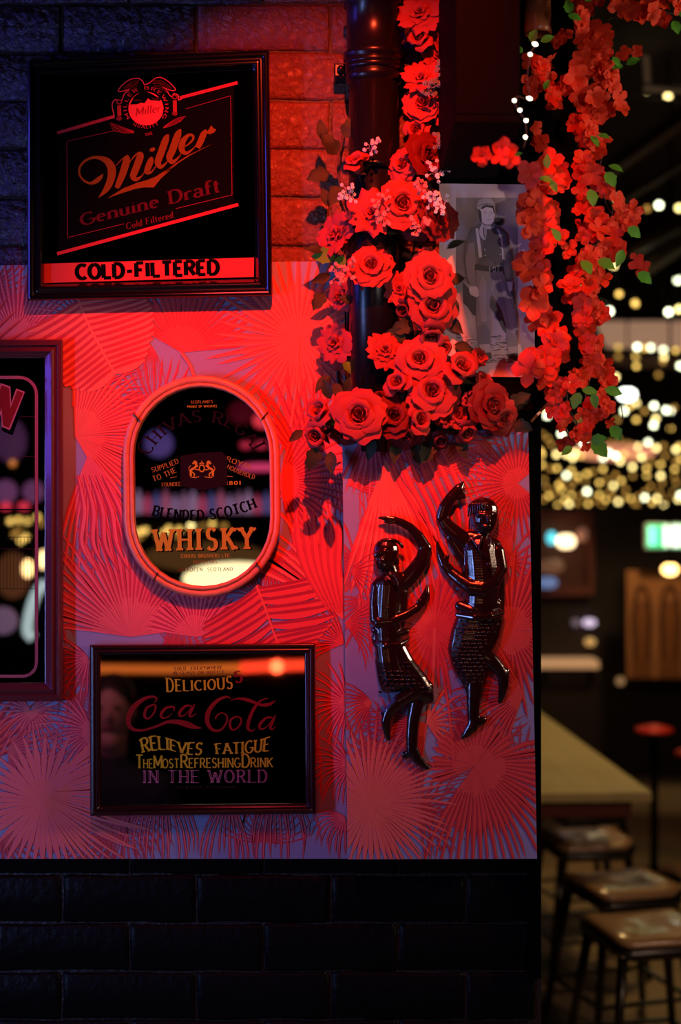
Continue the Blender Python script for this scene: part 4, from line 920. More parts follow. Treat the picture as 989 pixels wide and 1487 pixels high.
# upper strand, nearest the lamp
t = thing('rose_garland', 'brightly lit rose garland hanging between the pipe and the black post', 'garland', W(620, 210, .1), 'rose garlands round the pipe')
vine(t, [(620, -60, .08), (632, 20, .09), (612, 90, .09), (630, 150, .09), (612, 215, .09)])
for a in [(610, 18, 32, .12, -.3, .4, 0, 'ruffle'), (643, 10, 26, .10, .4, .2, 0, 'ruffle'), (648, 48, 26, .10, .6, .0, 0, 'rose'), (612, 58, 28, .11, -.5, .3, 0, 'bud'), (636, 84, 24, .10, .2, .3, 0, 'ruffle'), (612, 112, 28, .12, -.3, .5, 0, 'ruffle'),
          (640, 120, 22, .10, .4, .2, 1, 'rose'), (613, 150, 26, .12, -.2, .3, 0, 'rose'), (640, 165, 24, .11, .5, .0, 0, 'bud'), (606, 190, 24, .11, -.3, .1, 0, 'bud'), (626, 200, 20, .10, .2, .2, 1, 'ruffle'), (655, 150, 16, .08, .5, .1, 1, 'ruffle'), (650, 85, 17, .08, .6, 0, 1, 'ruffle'), (625, -18, 28, .1, 0, .4, 0, 'ruffle')]: rose(t, a[0], a[1], a[2], a[3]-.02, a[4], a[5], a[6], a[7])
for x, y, r_ in ((624, 128, 13), (652, 134, 14), (640, 205, 13), (640, 95, 12), (635, 118, 10)): spray(t, x, y, .135, r_, M_fern, 22)

# hanging blossom strands on the right
def blossom_mesh(sd, n=5, dbl=True):
    rr = random.Random(sd); mb = MB()
    for ring in range(2 if dbl else 1):
        for k in range(n-ring):
            a0 = k*2*PI/(n-ring)+ring*.6+rr.uniform(-.2, .2); L = (1-.32*ring)*rr.uniform(.85, 1.1); up = .30+.55*ring+rr.uniform(-.25, .45); vs = []
            prof = [(0, .08), (.28, .26), (.58, .43), (.84, .34), (1.06, .05)]
            for t_, w_ in prof:
                for u in (-1, -.35, .35, 1):
                    x = t_*L; y = u*w_*L*1.05; z = up*x*(1.25-.75*t_)+.14*u*u*w_+.07*math.sin(u*4+t_*7+k+sd)
                    vs.append((x*math.cos(a0)-y*math.sin(a0), x*math.sin(a0)+y*math.cos(a0), z))
            fs = [(j*4+i, j*4+i+1, (j+1)*4+i+1, (j+1)*4+i) for j in range(4) for i in range(3)]; mb.add(vs, fs, smooth=True)
    return mb.mesh('blossom', M_bl)
BL_M = [blossom_mesh(i, 5 if i % 2 else 4, i % 3 == 0) for i in range(7)]
def blossom(t, px, py, rad, off):
    root = t.matrix_basis.translation; ax = Vector((R.uniform(-.8, .8), -1, R.uniform(-.7, .6))).normalized()
    return link('blossom', R.choice(BL_M), t, W(px, py, off)-root, ax.to_track_quat('Z', 'Y') @ Quaternion((0, 0, 1), R.uniform(0, 6.28)), rad*S)
def strand(name_label, path, n, r0, off, leaves=(), extra=(), root=None, gap=()):
    """path = [(x, y, half width)]; blossoms scattered along it"""
    t = thing('blossom_garland', name_label, 'garland', W(path[0][0], path[-1][1], off), 'hanging blossom garlands')
    sp = smooth(path, 12)
    for k in range(3):
        ph = k*2; vine(t, [(x+w_*.5*math.sin(i*1.3+ph), y, off-.02+.02*math.sin(i+ph)) for i, (x, y, w_) in enumerate(path)], .0012)
    for k in range(n):
        u = (k+R.random())/n; x, y, w_ = sp[min(len(sp)-1, int(u*(len(sp)-1)))]
        if any(a < y < b for a, b in gap): continue
        blossom(t, x+w_*R.uniform(-1, 1)*R.uniform(.5, 1), y+R.uniform(-10, 10), r0*R.uniform(.75, 1.15), off+R.uniform(-.05, .05))
    for x, y, r_ in extra: blossom(t, x, y, r_, .48 if x < 750 and y < 240 else off+.03)
    for x, y, L, an in leaves: leaf(t, x, y, off+.06, L, an)
    return t
strand('dense red blossom garland hanging from the top beside the far lights', [(852, -30, 22), (845, 30, 34), (862, 75, 26), (850, 115, 30), (868, 150, 36), (850, 178, 26), (862, 215, 24), (862, 262, 26), (872, 305, 36), (872, 345, 44), (868, 375, 36), (842, 415, 24), (858, 450, 24), (852, 490, 24), (862, 530, 34), (866, 556, 32)], 124, 15.5, .16,
       leaves=[(890, 82, 18, -60), (905, 95, 16, -160), (858, 197, 20, -60), (868, 196, 18, -20), (884, 240, 22, -30), (880, 250, 24, -60), (857, 275, 24, -80), (912, 330, 22, -40), (905, 362, 26, -110), (926, 396, 24, -40), (814, 350, 22, 130), (845, 378, 24, -60), (868, 378, 26, -30), (910, 94, 20, 20), (828, 20, 20, 100), (850, 2, 18, 50), (825, 22, 20, -20)],
       extra=[(905, 80, 12), (925, 75, 9), (887, 108, 14), (899, 145, 15), (903, 158, 13), (913, 322, 15), (925, 378, 13), (933, 390, 12), (918, 305, 14), (826, 362, 14)])
strand('loose red blossom garland overlapping the right edge of the cowboy photograph', [(793, 245, 16), (778, 262, 22), (772, 290, 14), (782, 312, 22), (790, 330, 20), (775, 385, 20), (785, 400, 14), (778, 440, 18), (798, 480, 24), (806, 510, 22), (782, 530, 26), (790, 552, 14)], 46, 18.5, .17,
       leaves=[(795, 245, 20, 90), (783, 258, 22, -20), (800, 262, 18, -60), (745, 228, 14, 20)], extra=[(768, 392, 24), (772, 440, 22), (770, 538, 26), (806, 500, 20), (775, 300, 22), (768, 325, 22), (805, 268, 16), (735, 218, 15), (728, 226, 13), (742, 228, 12), (700, 225, 12), (808, 345, 16)])
strand('shaded red blossom garland in the gap between the lamp can and the dense strand', [(828, 60, 30), (800, 95, 26), (812, 130, 34), (790, 175, 24), (800, 215, 22), (812, 250, 14), (826, 300, 14)], 26, 14, .115,
       leaves=[(770, 60, 18, 60), (760, 75, 14, 160), (785, 60, 20, 20), (790, 130, 16, 60)], extra=[(770, 88, 14), (787, 95, 13), (765, 120, 14), (775, 130, 14), (782, 112, 12)])
strand('low sprigs of red blossom dangling in front of the yellow lights', [(826, 560, 22), (812, 590, 24), (830, 615, 30), (838, 640, 24)], 14, 12, .17, leaves=[(845, 566, 22, -10), (862, 570, 22, -80), (878, 565, 26, -15), (842, 570, 24, -110), (888, 618, 24, -60), (860, 640, 30, -50), (858, 640, 22, 10), (830, 648, 20, -140)],
       extra=[(860, 590, 13), (872, 580, 12), (882, 592, 12), (858, 610, 11), (845, 602, 12), (886, 614, 9), (805, 575, 11), (815, 562, 12), (872, 600, 10), (848, 630, 11)])
t = strand('small red blossom sprig crossing the top right corner', [(900, 5, 10), (930, 14, 16), (945, 8, 14)], 14, 14, .16, leaves=[(985, 20, 26, -10), (978, 30, 20, -70)], extra=[(915, 18, 14), (960, 5, 14), (985, 10, 13), (965, 28, 12), (980, 2, 13)])
vine(t, [(880, 30, .16), (930, 12, .16), (965, 18, .16), (1000, 25, .16)], .0012)
tw = MB()
for pts in ([(748, 240, .17), (762, 262, .17), (768, 285, .17)], [(728, 206, .17), (740, 224, .17), (752, 238, .17)], [(858, 545, .16), (846, 600, .17), (858, 622, .17)], [(805, 560, .17), (815, 600, .17), (826, 632, .17)], [(876, 282, .18), (882, 300, .18), (890, 312, .18)], [(902, 590, .17), (905, 610, .17)]):
    tw.tube(smooth([tuple(W(*p)) for p in pts], 5), .0009, 6)
tag(tw.build('twig', M_stem, None), 'thin bare brown twigs poking out of the blossom', 'twigs'); bpy.data.objects['twig']['kind'] = 'stuff'
# near fairy lights threaded through the blossom
M_warmbulb = mat('warm_white_bulb', (1.0, .86, .58), .4, emit=7.0); M_wire = mat('black_wire', (.008, .008, .008), .6)
t = thing('fairy_lights', 'short string of tiny white lights against the black box beside the blossom', 'lights', W(760, 200, .13), 'strings of fairy lights')
bl_ = [(777, 64), (770, 79), (747, 146), (769, 143), (764, 175), (763, 199), (755, 160)]
MB().tube(smooth([tuple(W(x, y, .46)) for x, y in [(776, 20), (778, 60), (771, 78), (766, 110), (768, 143), (752, 140), (748, 150), (756, 165), (763, 176), (764, 200), (760, 215)]], 5), .0008, 6).build('wire', M_wire, t)
for i, (x, y) in enumerate(bl_): MB().ball(W(x, y, .462), (.0042 if i in (0, 3) else .0028, .0026, .0024), 10, 6, rot=Quaternion((0, 1, 0), .35).to_matrix()).build('bulb', M_warmbulb, t)

# ------------------------------------------------------------------ carved wooden figures on the narrow panel
M_carved = mat('dark_varnished_wood', (.014, .0022, .0028), .20, spec=.6, coat=.6, bump=.25, bscale=90, bd=.0012)
M_carved2 = mat('dark_varnished_wood_weave', (.016, .0025, .003), .20, spec=.6, coat=.5)
def skinned(name, parts, parent, vox=.00125, m=None, flat=.64):
    """parts: chains of (px, py, radius px, depth offset px) -> one continuous carved surface"""
    mb = MB(); base = BOX
    for ch in parts:
        for i in range(len(ch)-1 if len(ch) > 1 else 1):
            a = ch[i]; b_ = ch[min(i+1, len(ch)-1)]; l = math.hypot(a[0]-b_[0], a[1]-b_[1]); k = max(1, int(l/(min(a[2], b_[2])*.14+.3)))
            for j in range(k+1):
                u = j/k; x, y, r_, z = (a[q]+(b_[q]-a[q])*u for q in range(4)); rr = r_*S*.955
                mb.ball(W(x, y, base+r_*S*flat*.34+z*S), (rr, rr*flat, rr), 12, 8)
    me = mb.mesh('tmp', None, parent.matrix_basis.translation); o = bpy.data.objects.new('tmp', me); COL.objects.link(o)
    rm = o.modifiers.new('r', 'REMESH'); rm.mode = 'VOXEL'; rm.voxel_size = vox; rm.use_smooth_shade = True
    sm = o.modifiers.new('s', 'SMOOTH'); sm.factor = .5; sm.iterations = 3
    dg = bpy.context.evaluated_depsgraph_get(); dg.update(); me2 = bpy.data.meshes.new_from_object(o.evaluated_get(dg)); bpy.data.objects.remove(o)
    me2.name = name; me2.materials.clear(); me2.materials.append(m or M_carved)
    me2.polygons.foreach_set('use_smooth', [True]*len(me2.polygons))
    o = bpy.data.objects.new(name, me2); COL.objects.link(o); o.parent = parent; return o
def lines(name, chains, parent, off=0., m=None):
    mb = MB()
    for ch in chains: mb.tube(smooth([(*W(x, y, BOX+z*S), r_*S) for x, y, z, r_ in ch], 4) and [Vector(p[:3]) for p in smooth([(*W(x, y, BOX+z*S), r_*S) for x, y, z, r_ in ch], 4)], [p[3] for p in smooth([(*W(x, y, BOX+z*S), r_*S) for x, y, z, r_ in ch], 4)], 6)
    return mb.build(name, m or M_carved, parent)
# left figure: head turned down-left, left arm bent over the head
t = thing('carved_figure', 'smaller carved dark wooden dancing figure, left one, arm bent over its head', 'carving', W(590, 1117, BOX), 'pair of carved figures')
skinned('body', [
    [(561, 800, 19, 8), (559, 808, 17, 10), (557, 818, 12, 10), (557, 823, 8, 10)],                       # head
    [(554, 813, 3.6, 25), (553, 817, 3.2, 26)], [(547, 806, 4.5, 19), (551, 803, 4, 21), (559, 801, 4, 22), (566, 803, 4.5, 18)],      # nose, brow
    [(549, 812, 3.2, 20), (549, 813, 3, 20)], [(562, 810, 3.6, 19), (562, 811, 3.4, 19)], [(552, 821, 2.4, 22), (557, 821.5, 2.4, 22)], [(556, 827, 4.2, 15), (557, 828, 4, 15)], [(576, 812, 4, 10), (577, 817, 3.4, 10)],
    [(566, 822, 9, 4), (571, 840, 10, 3)],                                                                # neck
    [(556, 850, 15, 2), (572, 846, 17, 2), (586, 842, 12, 2)], [(566, 850, 20, 2), (564, 875, 19, 3), (563, 900, 20, 3), (564, 925, 20, 2), (566, 948, 20, 2)],
    [(580, 860, 14, 0), (578, 885, 14, 0), (576, 905, 13, 0)],
    [(589, 844, 12, 3), (603, 828, 12, 4), (614, 812, 11, 4), (617, 795, 9.5, 4)],                         # raised upper arm
    [(618, 796, 9.5, 4), (608, 779, 8, 6), (596, 766, 6.6, 8), (584, 759, 6, 9)], [(584, 759, 6, 9), (572, 755, 5.5, 10), (562, 752.5, 4, 10), (551, 752, 2.2, 10)], [(575, 757, 3.4, 12), (566, 759, 2.6, 12), (559, 758, 2, 11)],
    [(548, 852, 10, 4), (545, 875, 9, 6), (546, 898, 9.5, 8), (552, 905, 8, 11)],                         # lower arm
    [(550, 904, 8, 12), (570, 902, 7.5, 14), (590, 893, 6.6, 12), (604, 884, 6, 8)], [(604, 885, 6, 8), (613, 874, 6.5, 5), (619, 862, 5.5, 4), (621, 851, 2.6, 3)], [(610, 880, 3, 9), (607, 872, 2.6, 9)],
    [(545, 915, 6, 8), (560, 919, 6, 12), (576, 921, 5.5, 12), (590, 917, 5, 6)], [(544, 925, 5, 4), (556, 940, 5, 8)],
    [(612, 1000, 12, 2), (606, 1018, 11, 3), (600, 1045, 9.5, 3), (598, 1070, 9, 3), (598, 1092, 8.5, 3)], # straight leg
    [(618, 998, 12, 3), (600, 1005, 11.5, 8), (580, 1018, 10, 9), (566, 1032, 8, 8)],                      # crossed leg
    [(600, 1090, 8.5, 3), (606, 1102, 7.5, 3), (614, 1110, 5.5, 2), (620, 1115, 3.5, 2)], [(596, 1094, 7, 2), (588, 1096, 5.5, 2)],
    [(564, 1036, 8, 7), (560, 1048, 7, 6), (562, 1062, 5.5, 4), (564, 1073, 3.4, 3)], [(561, 1034, 6, 7), (557, 1036, 4.5, 6)],
], t)
skinned('skirt', [
    [(563, 938, 19, 4), (566, 960, 20, 4), (572, 985, 21, 3)], [(572, 940, 18, 3), (586, 965, 17, 3), (604, 990, 18, 3), (614, 1004, 16, 3), (622, 1014, 9, 3)],
    [(560, 960, 16, 3), (560, 985, 12, 4), (562, 998, 9, 4)], [(575, 985, 16, 4), (585, 992, 13, 4)], [(545, 936, 3, 10), (560, 938, 4, 17), (580, 936, 4, 15), (592, 930, 3, 6)]], t)
def weave(poly_rows, parent, name='woven_band'):
    mb = MB()
    for r, (y, x0, x1, zc) in enumerate(poly_rows):
        n = max(2, int((x1-x0)/8.2)); 
        for k in range(n+1):
            x = x0+(x1-x0)*(k+(.5 if r % 2 else 0))/(n+.5); u = (x-(x0+x1)/2)/((x1-x0)/2+.1)
            if abs(u) > .97: continue
            z = zc*math.sqrt(max(0, 1-u*u))*.88+1.5
            mb.ball(W(x, y+R.uniform(-.4, .4), BOX+z*S), (3.6*S, 2.3*S, 1.6*S), 8, 5, rot=Quaternion((0, 0, 1), -u*.7).to_matrix())
    o = mb.build(name, M_carved2, parent); o['kind'] = 'stuff'; return o
weave([(962, 585, 596, 20), (968, 584, 600, 20)]+[(975+6*i, 549-.2*i, 606+3.4*i if i < 4 else 590-i*4, 25) for i in range(6)]+[(998, 604, 626, 20), (1005, 610, 631, 18)], t)
lines('collar', [[(560, 832, 22, 1), (570, 842, 24, 1.2), (578, 849, 25, 1.5)], [(566, 828, 20, 1), (574, 838, 22, 1), (578, 848, 24, 1)]], t)
MB().ball(W(562, 882.5, BOX+25*S), (2.4*S, 1.2*S, 2.4*S), 10, 6).build('button', M_carved, t)
MB().tube([W(567+18*math.cos(a), 801-14*math.sin(a)-3, BOX+(13+5*math.sin(a*1))*S) for a in [i*PI/10+.2 for i in range(10)]], .0028, 8).build('hair', M_carved, t)
# right figure: right arm raised, other arm across the belly
t = thing('carved_figure', 'larger carved dark wooden dancing figure, right one, in a long woven skirt', 'carving', W(690, 1073, BOX), 'pair of carved figures')
skinned('body', [
    [(704, 742, 20, 8), (705, 752, 18.5, 10), (706, 763, 13, 11), (706, 768, 9, 11)], [(709, 752, 3.4, 27), (710, 757, 3.6, 28)],
    [(696, 747, 4, 22), (704, 748, 4, 24), (713, 747, 4, 23), (719, 748, 3.6, 18)], [(701, 753, 3, 23), (702, 753.5, 2.8, 23)], [(716, 753, 3, 20), (716, 754, 2.8, 20)], [(703, 765, 2.6, 23), (710, 764, 2.6, 23)], [(706, 770, 4.4, 17), (708, 771, 4, 16)],
    [(702, 765, 9.5, 4), (700, 784, 11, 3)],
    [(684, 782, 12, 2), (700, 788, 15, 3), (716, 794, 13, 2)], [(697, 800, 24, 2), (700, 825, 25, 3), (702, 850, 25, 2), (700, 875, 24, 2)], [(716, 800, 16, 0), (720, 830, 13.5, 0), (722, 860, 12, 0), (721, 890, 11.5, 0)], [(682, 800, 14, 0), (685, 820, 15, 0), (682, 838, 12, 0)],
    [(680, 788, 12, 3), (664, 776, 11.5, 4), (650, 764, 10.5, 4), (642, 750, 9.5, 4)], [(655, 780, 8, 3), (672, 806, 9, 3), (680, 822, 9, 3)],
    [(642, 750, 9.5, 5), (646, 736, 9, 7), (654, 724, 8.5, 8), (660, 716, 7.5, 8)], [(660, 717, 8, 8), (666, 710, 7.5, 8), (670, 705, 4.5, 8), (673, 701, 2.4, 8)], [(667, 722, 5, 9), (672, 716, 3.4, 9), (674, 722, 3, 8)],
    [(722, 802, 12, 5), (727, 825, 10.5, 8), (716, 845, 11, 13), (700, 855, 12, 16), (684, 853, 11.5, 14)], [(684, 853, 11.5, 14), (668, 842, 9.5, 10), (655, 831, 8, 6)],
    [(655, 831, 8, 6), (646, 820, 7.5, 5), (640, 806, 6, 4), (636, 793, 3.4, 3), (635, 787, 2, 3)], [(648, 816, 4, 8), (650, 808, 3, 8)],
    [(668, 880, 8, 7), (685, 888, 9, 12), (703, 886, 9, 13), (720, 878, 8, 8)],
    [(689, 990, 12.5, 3), (688, 1010, 11, 3), (687, 1030, 9.5, 3), (688, 1046, 9, 3), (686, 1056, 8.5, 3)], [(688, 1050, 9, 3), (698, 1047, 7, 4), (703, 1045, 4.5, 4)], [(685, 1056, 8.5, 3), (679, 1064, 6.5, 3), (672, 1070, 3.6, 2)],
    [(700, 950, 12, 3), (713, 958, 11, 6), (724, 970, 9.5, 7), (731, 982, 8.5, 7)], [(731, 984, 8.5, 7), (731, 996, 7.5, 6), (729, 1008, 6, 4), (726, 1019, 3.4, 3)], [(733, 978, 7, 7), (736, 974, 4.5, 7)],
], t)
skinned('skirt', [
    [(697, 899, 36, 0), (694, 912, 36, 0), (688, 926, 35, 0), (682, 942, 32, 0), (683, 956, 29, 0), (684, 968, 25, 1), (686, 982, 19, 2), (688, 996, 14, 2), (689, 1008, 12, 3)],
    [(664, 893, 3.5, 14), (690, 897, 4.5, 27), (712, 895, 4.5, 25), (730, 890, 3.5, 10)]], t, flat=.46)
weave([(901+5.6*i, 697-hw-sx, 697+hw-sx, hw*.66) for i, (hw, sx) in enumerate([(33, 1), (34, 2), (34, 4), (34, 6), (33, 8), (33, 10), (32, 12), (31, 14), (30, 15), (29, 15), (28, 14), (27, 13.5), (25.5, 13), (23.5, 12.5), (21, 12), (18, 11), (16, 10), (14, 9), (12.5, 8), (11.5, 8)])], t)
lines('collar', [[(682, 779, 20, 1), (688, 786, 23, 1.4), (694, 796, 26, 1.4)], [(700, 778, 24, 1.2), (697, 790, 27, 1.5), (695, 800, 28, 1.4)], [(712, 779, 22, 1.2), (712, 790, 25, 1.5), (710, 798, 27, 1.4)], [(695, 798, 29, 1), (703, 803, 29, 1.2), (712, 806, 27, 1)]], t)
MB().ball(W(709, 819, BOX+29*S), (2.4*S, 1.3*S, 2.4*S), 10, 6).build('button', M_carved, t)
lines('hair', [[(700+(k-6)*1.2, 722+abs(k-6)*.5, 12, 1.4), (700+(k-6)*3.0, 730+abs(k-6)*.6, 24-abs(k-6)*1.2, 1.7), (700+(k-6)*3.5+1, 741+abs(k-6)*1.6, 25-abs(k-6)*1.6, 1.0)] for k in range(13)], t)

# ------------------------------------------------------------------ the bar beyond the end of the wall
M_bulb = [mat('festoon_bulb_dim', (1.0, .52, .10), .4, emit=.75), mat('festoon_bulb_warm', (1.0, .62, .13), .4, emit=2.7), mat('festoon_bulb_bright', (1.0, .78, .28), .4, emit=4.6), mat('festoon_bulb_white', (.95, 1.0, .66), .4, emit=6.5)]
BULBM = []
for k in range(4): q_ = MB(); q_.ball((0, 0, 0), .0145, 10, 6); BULBM.append(q_.mesh('bulb', M_bulb[k]))
B8 = """594,18,1 714,17,3 762,24,1 802,20,3 878,35,3 957,38,1 595,76,0 706,77,1 709,137,1 881,80,2 877,108,0 848,192,0 985,135,3 578,205,2 295,255,2 149,446,3 125,390,2 708,369,2 669,388,1
633,419,3 760,419,0 820,386,3 895,413,3 923,419,3 945,398,0 708,473,1 831,466,2 817,507,3 923,529,1 590,475,0 350,470,0 120,565,0 153,591,0 175,628,0 64,587,2 68,663,1 107,667,1 115,690,1 208,690,2 270,690,2 325,680,2 310,712,2 362,699,1
240,560,3 375,615,3 550,615,0 605,600,0 658,625,0 720,640,2 782,615,3 834,650,2 880,638,0 957,660,2 980,640,1 425,690,0 500,712,3 533,680,3 578,700,3 608,734,2 632,690,1 693,697,0 743,708,2 800,735,0 958,731,0 985,722,1
116,756,1 210,778,1 80,790,0 302,792,1 272,822,3 343,832,1 400,812,1 435,800,0 499,783,1 318,860,0 390,865,0 130,850,0 684,769,2 773,778,1 861,754,1 950,782,1 774,825,1 862,825,2 950,830,0 685,825,0 75,873,3 477,868,1 525,850,0 565,887,2 615,855,1 578,820,0
223,883,1 238,911,1 295,900,0 150,900,0 870,868,0 642,911,0 400,923,3 477,944,1 765,925,0 856,930,0 930,924,0 90,960,0 160,951,1 127,975,0 258,973,1 300,946,1 353,947,0 385,940,0 216,1010,1 287,1003,2 335,995,0 360,1020,0 406,999,1 430,1040,0 515,976,1 562,960,0
595,988,2 672,968,1 575,1043,0 663,1041,0 720,955,0 760,961,3 838,967,2 808,993,1 728,1040,1 720,1010,0 880,1015,2 940,1028,0 912,968,0 970,972,2 985,945,3 495,1010,0 540,925,0 450,980,0 640,960,0 700,1000,0 800,890,0 960,870,0 190,940,0 240,860,0 170,780,0 890,700,0"""
bulbs = []
for tok in B8.split(): x, y, k = map(int, tok.split(',')); bulbs.append((760+x/4.319, 500+y/4.319, k))
bulbs += [(x, y, k) for x, y, k in ((885, 452, 3), (923, 441, 1), (971, 453, 3), (986, 449, 2), (940, 130, 2), (891, 385, 2), (899, 427, 1), (922, 440, 1), (851, 420, 2), (940, 387, 3), (957, 298, 3), (986, 302, 2), (940, 303, 0), (984, 407, 3), (898, 289, 2), (970, 140, 2), (968, 43, 1), (853, 437, 1), (986, 15, 2))]
strings = [(0, 350, 'string of festoon bulbs under the rafters, highest on the right'), (350, 480, 'string of festoon bulbs above the pale awning'), (480, 560, 'string of festoon bulbs around the pale awning'), (560, 625, 'loose string of white festoon bulbs under the bright lamp'), (625, 664, 'string of festoon bulbs over the orange glow'), (664, 690, 'string of festoon bulbs just under the orange glow'), (690, 716, 'crowded string of yellow festoon bulbs above the lowest one'), (716, 800, 'lowest crowded string of yellow festoon bulbs')]
for si, (y0, y1, lb) in enumerate(strings):
    mine = sorted([b_ for b_ in bulbs if y0 <= b_[1] < y1]); 
    if not mine: continue
    dep = 8.4+.25*si if si > 1 else 7.2
    t = thing('festoon_string', lb, 'lights', P(890, (y0+y1)/2, dep), 'festoon light strings'); r0 = t.location.copy(); pts = []
    for x, y, k in mine:
        d = dep+R.uniform(-.25, .25); p = P(x, y, d); link('bulb', BULBM[k], t, p-r0, None, 1.12 if k > 1 else 1.0); pts.append(p+Vector((0, 0, .03)))
    if len(pts) > 2: MB().tube([pts[0]-Vector((.5, 0, 0))]+pts+[pts[-1]+Vector((.6, 0, 0))], .003, 4).build('wire', M_wire, t)
# roof: rafters, boards, cables, bracket
M_raft = mat('dark_brown_rafter', (.11, .045, .022), .7, var=.4, bscale=8); M_board = mat('dark_roof_board', (.03, .010, .008), .8)
for i, (a_, b_, d0, d1, w_) in enumerate([((880, 250), (1010, 158), 6.8, 5.6, .05), ((895, 296), (1010, 224), 7.4, 6.0, .03), ((915, 368), (1000, 322), 7.4, 6.4, .035), ((935, 392), (1010, 340), 7.2, 6.2, .05)]):
    struct(MB().bar(P(*a_, d0), P(*b_, d1), w_, w_*1.2).build('trim_%d' % (i+3), M_raft))
struct(MB().prism([P(700, -60, 5.0), P(1080, -60, 5.0), P(1080, 110, 8.5), P(700, 180, 8.5)], [p+Vector((0, 0, .03)) for p in (P(700, -60, 5.0), P(1080, -60, 5.0), P(1080, 110, 8.5), P(700, 180, 8.5))]).build('roof', M_board))
b = MB(); b.box((.2, .3, 4.05), (7.2, 11, 4.15)); struct(b.build('ceiling', M_board))
M_cream = mat('cream_metal', (.38, .34, .26), .5)
t = thing('wall_bracket', 'pale angle bracket of two bars under the rafters, top right', 'bracket', P(940, 131, 5.2))
MB().bar(P(937, 82, 5.2), P(940, 132, 5.2), .024).build('upright', M_cream, t); MB().bar(P(934, 129, 5.2), P(1010, 131, 5.2), .022).build('arm', M_cream, t)
for a_, b_, lb in (((895, 114), (1010, 130), 'black cable stretched just above the pale bracket arm'), ((893, 134), (1010, 150), 'black cable stretched just below the pale bracket arm')):
    tag(MB().tube([P(*a_, 4.6), P((a_[0]+b_[0])/2, (a_[1]+b_[1])/2+2, 4.6), P(*b_, 4.6)], .004, 6).build('cable', mat('grey_cable', (.03, .03, .035), .5), None), lb, 'cable')
# awning, glowing shade, bright lamp
t = thing('awning', 'pale lit fabric awning below the rafters, behind the bulbs', 'awning', P(930, 500, 9.6))
MB().prism([P(865, 470, 9.6), P(1040, 470, 9.6), P(1040, 510, 9.3), P(880, 505, 9.3)], [p+Vector((0, .02, .02)) for p in (P(865, 470, 9.6), P(1040, 470, 9.6), P(1040, 510, 9.3), P(880, 505, 9.3))]).build('canopy', mat('backlit_canvas', (1.0, .55, .34), .8, emit=.30), t)
MB().prism([P(865, 512, 9.35), P(1040, 516, 9.35), P(1040, 540, 9.35), P(885, 530, 9.35)], [p+Vector((0, .02, 0)) for p in (P(865, 512, 9.35), P(1040, 516, 9.35), P(1040, 540, 9.35), P(885, 530, 9.35))]).build('valance', mat('brown_canvas', (.10, .045, .03), .9), t)
MB().bar(P(870, 511, 9.3), P(1040, 514, 9.3), .03).build('rail', M_black, t)
def lamp_(label, px, py, d, rx, rz, col, em, name='pendant_lamp'):
    t = thing(name, label, 'lamp', P(px, py, d)); c_ = P(px, py, d); k = d/F
    MB().ball(c_, (rx*k, min(rx, rz)*k, rz*k), 20, 12).build('globe', mat('glow_%d_%d' % (px, py), col, .5, emit=em), t)
    MB().tube([c_+Vector((0, 0, rz*k*.9)), Vector((c_.x, c_.y, 4.06))], .006, 6).build('cord', M_black, t)
    MB().lathe([(.0, rz*k*.9+.012), (rx*k*.35, rz*k*.9+.008), (rx*k*.4, rz*k*.9-.01)], c_, 16).build('cap', M_black, t); return t
lamp_('wide orange-pink glowing fabric shade among the yellow bulbs', 890, 656, 10.4, 64, 13, (1.0, .36, .20), .75)
lamp_('very bright white oval lamp above the crowd of yellow bulbs', 911, 573, 9.0, 13, 9, (.95, 1.0, .85), 6.0)
lamp_('small warm orange globe lamp above the poster with figures', 973, 827, 7.4, 12, 9, (1.0, .60, .18), 6.0)
# niche with lights, poster board, exit sign, shelf
k9 = 9.0
b = MB(); b.box((.4, 6.66, 0), (7, 6.8, 1.74)); struct(b.build('wall_bar', mat('dark_brown_panelling', (.018, .009, .006), .7)))
M_niche = mat('red_brown_frame_wood', (.20, .035, .02), .5)
t = thing('framed_niche', 'red-brown framed niche with glowing lamps, left of the poster', 'niche', P(820, 862, k9))
for a_, b_ in (((776, 748), (860, 748)), ((776, 858), (860, 858)), ((858, 745), (858, 862)), ((776, 745), (776, 862))): MB().bar(P(*a_, k9), P(*b_, k9), .035, .06).build('frame', M_niche, t)
MB().prism([P(776, 748, k9+.1), P(860, 748, k9+.1), P(860, 858, k9+.1), P(776, 858, k9+.1)], [P(776, 748, k9+.13), P(860, 748, k9+.13), P(860, 858, k9+.13), P(776, 858, k9+.13)]).build('back_panel', mat('dim_brown_panel', (.09, .025, .012), .7, emit=.10), t)
def glowb(label, px, py, d, rx, rz, col, em, name='lamp', cat='lamp'):
    k = d/F; c_ = P(px, py, d); mb = MB(); mb.lathe([(0, rz*k), (rx*k*.55, rz*k*.92), (rx*k*.92, rz*k*.45), (rx*k, 0), (rx*k*.92, -rz*k*.5), (rx*k*.5, -rz*k), (0, -rz*k)], c_, 18)
    return tag(mb.build(name, mat('%s_%d_%d' % (name, px, py), col, .5, emit=em), None, origin=c_), label, cat)
glowb('warm white lamp glowing inside the framed niche', 822, 786, k9-.05, 14, 10, (1.0, .74, .40), 3.2, 'niche_lamp'); glowb('cyan glowing lamp inside the framed niche', 801, 781, k9-.05, 7, 9, (.12, .72, .85), 1.5, 'niche_lamp')
glowb('pale blue glowing bowl at the bottom of the framed niche', 795, 846, k9-.08, 15, 8, (.20, .30, .62), .55, 'bowl', 'bowl'); glowb('brown bottle cluster glow in the middle of the framed niche', 800, 822, k9-.16, 20, 10, (.38, .17, .09), .3, 'jar', 'jar')
glowb('dim pink globe at the right side of the framed niche', 846, 776, k9-.05, 8, 10, (.5, .2, .12), .35, 'globe', 'globe')
